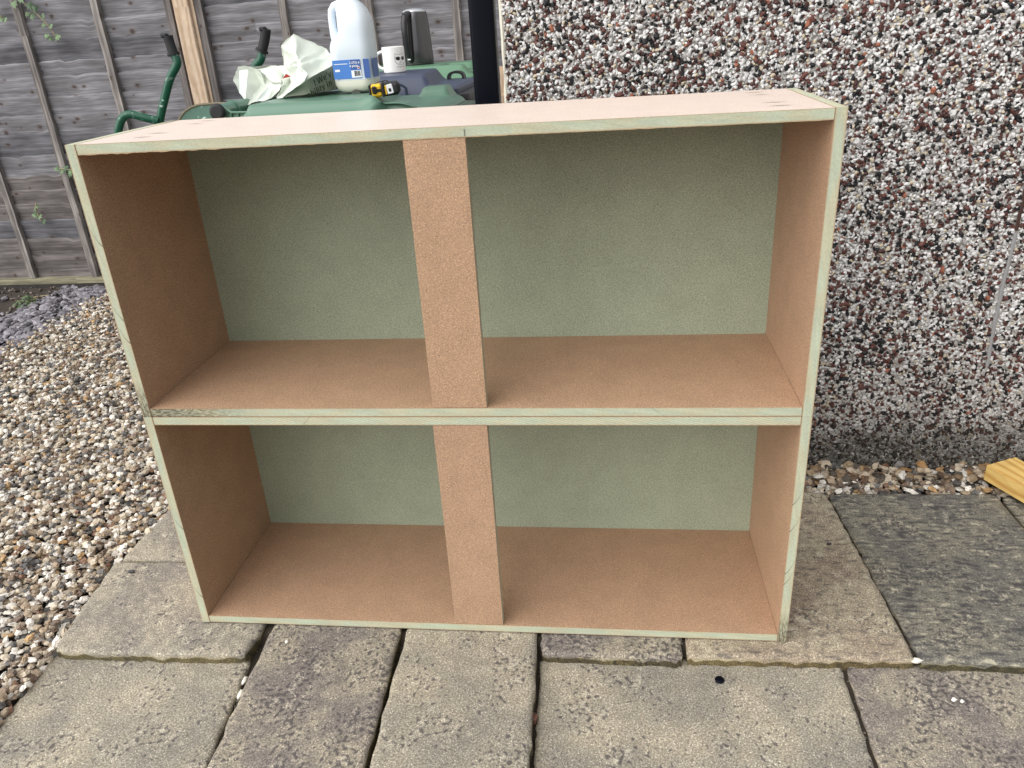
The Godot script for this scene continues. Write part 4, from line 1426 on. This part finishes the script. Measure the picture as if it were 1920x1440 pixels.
func tape_measure() -> void:
	var t := thing("tape_measure", "yellow and black tape measure lying on the green bin lid by the milk bottle", "tape measure", Vector3(0.356, 1.0285, -0.765))
	t.rotation = Vector3(0.0, 0.22, 0.06)
	var b := MB.new()
	b.box(Vector3(0.012, 0.0165, 0), Vector3(0.05, 0.031, 0.06), 0.008)
	part("rubber_case", b, M.rubber, t)
	var f := MB.new()
	f.box(Vector3(-0.022, 0.016, 0.004), Vector3(0.030, 0.030, 0.056), 0.005)
	part("front_shell", f, M.yellow, t)
	var band := MB.new()
	band.box(Vector3(-0.037, 0.0155, 0.004), Vector3(0.006, 0.032, 0.058), 0.002)
	band.box(Vector3(-0.005, 0.017, 0.004), Vector3(0.007, 0.034, 0.060), 0.003)
	part("bumper", band, M.rubber, t)
	var lock := MB.new()
	lock.box(Vector3(-0.026, 0.019, 0.033), Vector3(0.012, 0.018, 0.008), 0.003)
	for k in 4: lock.box(Vector3(-0.026, 0.013 + k * 0.004, 0.0375), Vector3(0.011, 0.0016, 0.002), 0.0005)
	lock.box(Vector3(-0.015, 0.017, 0.0325), Vector3(0.012, 0.007, 0.003), 0.001)
	part("lock_slide", lock, M.black_plastic, t)
	var badge := MB.new()
	badge.box(Vector3(0.012, 0.017, 0.0302), Vector3(0.015, 0.022, 0.002), 0.001, Basis(Vector3.BACK, 0.12))
	part("badge", badge, M.white_print, t)
	var mark := MB.new()
	mark.box(Vector3(0.012, 0.015, 0.0316), Vector3(0.006, 0.008, 0.001), 0.0004, Basis(Vector3.BACK, 0.12))
	part("badge_mark", mark, M.black_print, t)
	var stripe := MB.new()
	stripe.box(Vector3(0.002, 0.016, 0.0302), Vector3(0.004, 0.022, 0.002), 0.001)
	part("yellow_stripe", stripe, M.yellow, t)
	var clip := MB.new()
	clip.tube([Vector3(-0.026, 0.030, -0.01), Vector3(-0.02, 0.0345, -0.01), Vector3(0.004, 0.036, -0.01), Vector3(0.012, 0.031, -0.01)], 0.0014, 8)
	part("belt_clip", clip, M.steel, t)

# ------------------------------------------------------------------ wheelbarrow
func spline(p: Array, n := 8) -> Array:
	var c := Curve3D.new()
	for i in p.size():
		var d: Vector3 = (p[mini(i + 1, p.size() - 1)] - p[maxi(i - 1, 0)]) / 6.0
		c.add_point(p[i], -d, d)
	var out := []
	for i in p.size() - 1:
		for k in n: out.append(c.sample(i, float(k) / n))
	out.append(p[-1])
	return out

func wheelbarrow() -> void:
	var at := Vector3(-0.9, -0.04, -2.35)
	var t := thing("wheelbarrow", "green wheelbarrow splashed with white paint, stood on end against the fence", "wheelbarrow", at)
	var path := func(list: Array) -> Array:
		var o := []
		for p in list: o.append(p - at)
		return spline(o)
	var R := 0.0185
	for s in [[[Vector3(-1.041, 1.15, -2.35), Vector3(-1.028, 1.107, -2.345), Vector3(-1.072, 1.049, -2.34), Vector3(-1.118, 0.971, -2.34), Vector3(-1.175, 0.86, -2.34), Vector3(-1.215, 0.72, -2.33), Vector3(-1.10, 0.35, -2.30), Vector3(-0.94, 0.19, -2.28)], [Vector3(-1.0385, 1.145, -2.35), Vector3(-1.045, 1.19, -2.352), Vector3(-1.046, 1.222, -2.35)]],
		[[Vector3(-0.622, 1.13, -2.35), Vector3(-0.632, 1.10, -2.345), Vector3(-0.669, 1.061, -2.34), Vector3(-0.735, 0.929, -2.34), Vector3(-0.76, 0.72, -2.33), Vector3(-0.80, 0.35, -2.30), Vector3(-0.86, 0.19, -2.28)], [Vector3(-0.621, 1.135, -2.35), Vector3(-0.600, 1.18, -2.352), Vector3(-0.584, 1.222, -2.35)]]]:
		var h := MB.new()
		h.tube(path.call(s[0]), R, 14)
		var tube := part("handle_tube", h, M.barrow, t)
		var g := MB.new()
		var gp: Array = path.call(s[1])
		g.tube(gp, 0.0215, 16)
		g.tube([gp[0] - (gp[1] - gp[0]).normalized() * 0.005, gp[0] + (gp[1] - gp[0]).normalized() * 0.005], 0.028, 16)
		g.box(gp[-1] + Vector3(-0.012, 0.0, 0.006), Vector3(0.03, 0.02, 0.03), 0.006)
		part("grip", g, M.rubber, tube)
	var leg := MB.new()
	leg.tube(path.call([Vector3(-1.172, 0.866, -2.325), Vector3(-1.225, 0.884, -2.31), Vector3(-1.285, 0.903, -2.30), Vector3(-1.322, 0.892, -2.295), Vector3(-1.348, 0.858, -2.29), Vector3(-1.366, 0.80, -2.29), Vector3(-1.36, 0.62, -2.29), Vector3(-1.29, 0.55, -2.30), Vector3(-1.185, 0.56, -2.32)]), 0.0185, 14)
	part("leg", leg, M.barrow, t)
	var leg2 := MB.new()
	leg2.tube(path.call([Vector3(-0.745, 0.866, -2.32), Vector3(-0.70, 0.83, -2.26), Vector3(-0.68, 0.74, -2.22), Vector3(-0.70, 0.62, -2.24), Vector3(-0.775, 0.56, -2.31)]), 0.0185, 14)
	part("leg", leg2, M.barrow, t)
	# tray: a dish, its rim standing up at the back
	var tub := MB.new()
	var rings := []
	for k in [[1.0, 0.0], [0.97, -0.05], [0.90, -0.11], [0.74, -0.19], [0.5, -0.24], [0.25, -0.25]]:
		var ring := []
		for i in 36:
			var a := TAU * i / 36
			var p: Vector3 = Vector3(0.205 * signf(cos(a)) * pow(absf(cos(a)), 0.6), 0.36 * signf(sin(a)) * pow(absf(sin(a)), 0.55), 0) * k[0]
			ring.append(Vector3(p.x, p.y, k[1]))
		rings.append(ring)
	tub.loft(rings, true)
	# the mouth looks up and towards the shelf unit
	var lean := Basis(Vector3.RIGHT, -0.42)
	var place := Transform3D(lean, Vector3(-0.025, 0.635, 0.10))
	var tb := part("tray", tub, M.barrow, t)
	tb.transform = place
	var rim := MB.new()
	var rp := []
	for i in 37:
		var a := TAU * i / 36
		rp.append(Vector3(0.205 * signf(cos(a)) * pow(absf(cos(a)), 0.6), 0.36 * signf(sin(a)) * pow(absf(sin(a)), 0.55), 0))
	rim.tube(rp, 0.0065, 8, false)
	part("rim", rim, std(srgb(120, 112, 92), 0.6), tb)
	var wheel := MB.new()
	var ring_path := []
	for i in 33:
		var a := TAU * i / 32
		ring_path.append(Vector3(0.0, 0.19 + 0.145 * cos(a), 0.13 + 0.145 * sin(a)))
	wheel.tube(ring_path, 0.042, 12, false)
	var w := part("wheel", wheel, M.rubber, t)
	var hub := MB.new()
	hub.tube([Vector3(-0.03, 0.19, 0.13), Vector3(0.03, 0.19, 0.13)], 0.105, 20)
	part("hub", hub, M.barrow, w)

# ------------------------------------------------------------------ plants and small things
func leaf(mb: MB, at: Vector3, facing: Vector3, tip: Vector3, size: float, c: Color) -> void:
	var n := facing.normalized()
	var y := (tip - n * tip.dot(n)).normalized()
	var x := y.cross(n).normalized()
	var out := [Vector2(0, -0.18), Vector2(0.30, -0.38), Vector2(0.62, -0.12), Vector2(0.34, 0.12), Vector2(0.50, 0.48), Vector2(0.16, 0.42), Vector2(0, 1.0), Vector2(-0.16, 0.42), Vector2(-0.50, 0.48), Vector2(-0.34, 0.12), Vector2(-0.62, -0.12), Vector2(-0.30, -0.38)]
	mb.sg = -1
	for k in out.size():
		var p: Vector2 = out[k]
		var q: Vector2 = out[(k + 1) % out.size()]
		var P := at + (x * p.x + y * p.y - n * 0.22 * absf(p.x)) * size
		var Q := at + (x * q.x + y * q.y - n * 0.22 * absf(q.x)) * size
		mb.tri(at + y * 0.05 * size + n * 0.03 * size, P, Q, Vector2.ZERO, Vector2.ZERO, Vector2.ZERO, c, c * 0.92, c * 0.92)

func ivy(label: String, leaves: Array, stem: Array, seed_: int) -> void:
	var r := RandomNumberGenerator.new()
	r.seed = seed_
	var base: Vector3 = stem[0]
	var t := thing("ivy", label, "ivy", base, "ivy growing through the fence")
	var s := MB.new()
	var p := []
	for q in stem: p.append(q - base)
	s.tube(spline(p, 4), 0.0028, 6)
	part("stem", s, M.stem, t)
	for l in leaves:
		var mb := MB.new()
		var c := lin(58, 90, 54).lerp(lin(122, 152, 104), r.randf()) * r.randf_range(0.7, 1.05)
		leaf(mb, l[0] - base, Vector3(r.randf_range(-0.4, 0.4), r.randf_range(0.2, 0.8), 1), Vector3(r.randf_range(-0.7, 0.7), -1, 0.1), l[1], c)
		part("leaf", mb, M.leaf, t)

func plants() -> void:
	var z := -2.625
	ivy("ivy trail with lobed leaves hanging down the fence at the top left", [[Vector3(-1.945, 1.41, z), 0.034], [Vector3(-1.90, 1.43, z), 0.036], [Vector3(-1.865, 1.40, z), 0.036], [Vector3(-1.84, 1.385, z), 0.03], [Vector3(-1.888, 1.364, z), 0.026], [Vector3(-1.868, 1.352, z), 0.028], [Vector3(-1.815, 1.348, z), 0.028], [Vector3(-1.82, 1.31, z), 0.022], [Vector3(-1.786, 1.304, z), 0.026], [Vector3(-1.82, 1.263, z), 0.024], [Vector3(-1.805, 1.25, z), 0.026], [Vector3(-1.765, 1.255, z), 0.03], [Vector3(-1.93, 1.455, z), 0.036], [Vector3(-1.97, 1.47, z), 0.036]],
		[Vector3(-1.96, 1.50, z), Vector3(-1.90, 1.42, z), Vector3(-1.845, 1.365, z), Vector3(-1.80, 1.31, z), Vector3(-1.775, 1.26, z)], 3)
	ivy("small ivy sprig on the fence at the left frame edge near the top", [[Vector3(-2.035, 1.35, z), 0.03], [Vector3(-2.016, 1.345, z), 0.026], [Vector3(-2.04, 1.40, z), 0.034], [Vector3(-2.05, 1.38, z), 0.03]], [Vector3(-2.06, 1.46, z), Vector3(-2.04, 1.39, z), Vector3(-2.028, 1.35, z)], 5)
	ivy("ivy sprig on the fence right beside the shelf unit's upper left edge", [[Vector3(-1.975, 0.632, z), 0.026], [Vector3(-1.95, 0.62, z), 0.03], [Vector3(-1.925, 0.634, z), 0.032], [Vector3(-1.90, 0.615, z), 0.03], [Vector3(-1.88, 0.64, z), 0.03], [Vector3(-1.87, 0.60, z), 0.03], [Vector3(-1.915, 0.60, z), 0.026]], [Vector3(-1.80, 0.61, z), Vector3(-1.88, 0.62, z), Vector3(-1.96, 0.63, z)], 7)
	ivy("small hanging ivy shoot in the middle of the lower left fence boards", [[Vector3(-2.155, 0.44, z), 0.02], [Vector3(-2.17, 0.42, z), 0.024], [Vector3(-2.185, 0.395, z), 0.03], [Vector3(-2.16, 0.385, z), 0.028], [Vector3(-2.145, 0.36, z), 0.03]], [Vector3(-2.15, 0.46, z), Vector3(-2.168, 0.42, z), Vector3(-2.155, 0.36, z)], 9)
	# low weeds in the soil
	rng.seed = 44
	var weed_spots := [[Vector3(-2.17, -0.03, -2.36), 0.085, "bright green tuft of weed in the soil below the fence"], [Vector3(-2.62, -0.03, -2.30), 0.10, "dark green leafy weed in the soil at the left frame edge"]]
	for w in weed_spots:
		var t := thing("weed", w[2], "weed", w[0])
		var mb := MB.new()
		for i in 150:
			var a := rng.randf() * TAU
			var d: float = rng.randf() * w[1]
			var p := Vector3(cos(a) * d, rng.randf_range(0.004, 0.05) * (1.2 - d / w[1]), sin(a) * d * 0.8)
			leaf(mb, p, Vector3(cos(a) * 0.5, 1, sin(a) * 0.5 + 0.3), Vector3(cos(a), 0.2, sin(a)), rng.randf_range(0.008, 0.017), lin(70, 100, 48) * rng.randf_range(0.5, 1.3))
		part("leaves", mb, M.leaf, t)
		var s := MB.new()
		for i in 7:
			var a := i * 0.9
			s.tube([Vector3.ZERO, Vector3(cos(a) * 0.03, 0.03, sin(a) * 0.03), Vector3(cos(a) * 0.06, 0.035, sin(a) * 0.05)], 0.0013, 5)
		part("stem", s, M.stem, t)
	var roots := MB.new()
	roots.tube(spline([Vector3(-0.34, 0.0, 0.02), Vector3(-0.2, 0.012, 0.0), Vector3(-0.06, 0.004, -0.02), Vector3(0.08, 0.02, -0.05), Vector3(0.22, 0.012, -0.06), Vector3(0.36, 0.0, -0.05)], 6), 0.004, 6)
	roots.tube(spline([Vector3(-0.1, 0.0, 0.03), Vector3(0.02, 0.014, -0.01), Vector3(0.12, 0.03, -0.07)], 6), 0.0025, 6)
	var ro := part("bare_root", roots, M.stem, self)
	ro.position = Vector3(-1.95, -0.035, -2.50)
	tag(ro, "dry bare root lying on the soil under the fence rail", "root")
	# loose stones
	var stone := lump(3, 0.42, false).mesh(std(srgb(226, 222, 212), 0.6))
	var brown := lump(5, 0.45, true).mesh(std(srgb(120, 84, 70), 0.6))
	var grey := lump(6, 0.4, false).mesh(std(srgb(52, 54, 58), 0.4))
	var list := [
		[stone, Vector3(0.1615, -0.027, 0.172), Vector3(0.006, 0.005, 0.012), "white pebble in the slab joint at lower left, nearer the camera"],
		[stone, Vector3(0.154, -0.027, 0.136), Vector3(0.005, 0.004, 0.011), "pale pebble in the slab joint at lower left, further from the camera"],
		[stone, Vector3(1.5035, -0.008, 0.030), Vector3(0.011, 0.005, 0.005), "white flake of stone where four slabs meet at the right"],
		[stone, Vector3(1.543, -0.0205, 0.113), Vector3(0.005, 0.0035, 0.004), "tiny white pebble on the lower right slab, left of a pair"],
		[stone, Vector3(1.556, -0.0208, 0.116), Vector3(0.0035, 0.003, 0.0035), "tiny white pebble on the lower right slab, right of a pair"],
		[brown, Vector3(0.758, -0.026, 0.198), Vector3(0.009, 0.009, 0.011), "red-brown pebble in the dark joint at the bottom centre"],
		[stone, Vector3(0.218, 0.002, 0.052), Vector3(0.004, 0.003, 0.004), "white speck of stone on the mauve slab by the shelf unit"],
		[grey, Vector3(-0.267, 0.003, -0.164), Vector3(0.009, 0.004, 0.004), "dark crumb lying on the grey slab left of the shelf unit"],
		[grey, Vector3(1.427, 0.001, -0.334), Vector3(0.005, 0.003, 0.003), "dark crumb on the brown slab right of the shelf unit"],
		[grey, Vector3(0.977, -0.025, 0.040), Vector3(0.017, 0.007, 0.007), "dark flake in the joint below the shelf unit's front edge"]]
	for l in list:
		var o := put("pebble", l[0])
		o.position = l[1]
		o.scale = l[2]
		tag(o, l[3], "pebble")
	var bd := MB.new()
	bd.lathe([Vector2(0, 0.006), Vector2(0.004, 0.0058), Vector2(0.008, 0.005), Vector2(0.0095, 0.003), Vector2(0.0085, 0.0), Vector2(0, 0.0)], Vector3.ZERO, 20)
	var bt := part("black_cap", bd, M.pipe, self)
	bt.position = Vector3(1.119, -0.0248, 0.086)
	tag(bt, "small shiny black plastic cap on the big buff slab", "cap")
	# new yellow timber lying at the right edge
	var pl := thing("timber_plank", "new yellow softwood plank with a splintered end lying at the right edge", "plank", Vector3(1.925, 0.0375, -0.628))
	pl.rotation = Vector3(0, -1.134, -0.013)
	var m := MB.new()
	m.off = Vector2(0.2, 0.4)
	m.box(Vector3(0.5, 0, 0), Vector3(1.0, 0.046, 0.098), 0.002)
	part("timber", m, M.plank, pl)
	var sp := MB.new()
	var r := RandomNumberGenerator.new()
	r.seed = 12
	for i in 46:
		var p: Vector3 = Vector3(0.0, r.randf_range(-0.021, 0.021), r.randf_range(-0.047, 0.047))
		var q := p + Vector3(-r.randf_range(0.002, 0.009), r.randf_range(-0.003, 0.004), r.randf_range(-0.003, 0.003))
		sp.tri_out(p + Vector3(0.001, 0.0012, 0), p + Vector3(0.001, -0.0012, 0.0012), q, p + Vector3(0.001, 0, -0.001))
		sp.tri_out(p + Vector3(0.001, 0.0012, 0), p + Vector3(0.001, -0.0012, -0.0012), q, p + Vector3(0.001, 0, 0.001))
	part("splinters", sp, M.plank, pl)

func _ready() -> void:
	camera_and_light()
	materials()
	ground_and_patio()
	garage()
	fences()
	gravels()
	shelf_box("lower of two stacked open fibreboard shelf boxes, standing on the patio slabs", 0.001, false)
	shelf_box("upper of two stacked open fibreboard shelf boxes, top face coloured paler for sky sheen, in front of the bins", 0.5165, true)
	bins()
	wheelbarrow()
	carrier_bag()
	milk_bottle()
	mug()
	kettle()
	tape_measure()
	plants()
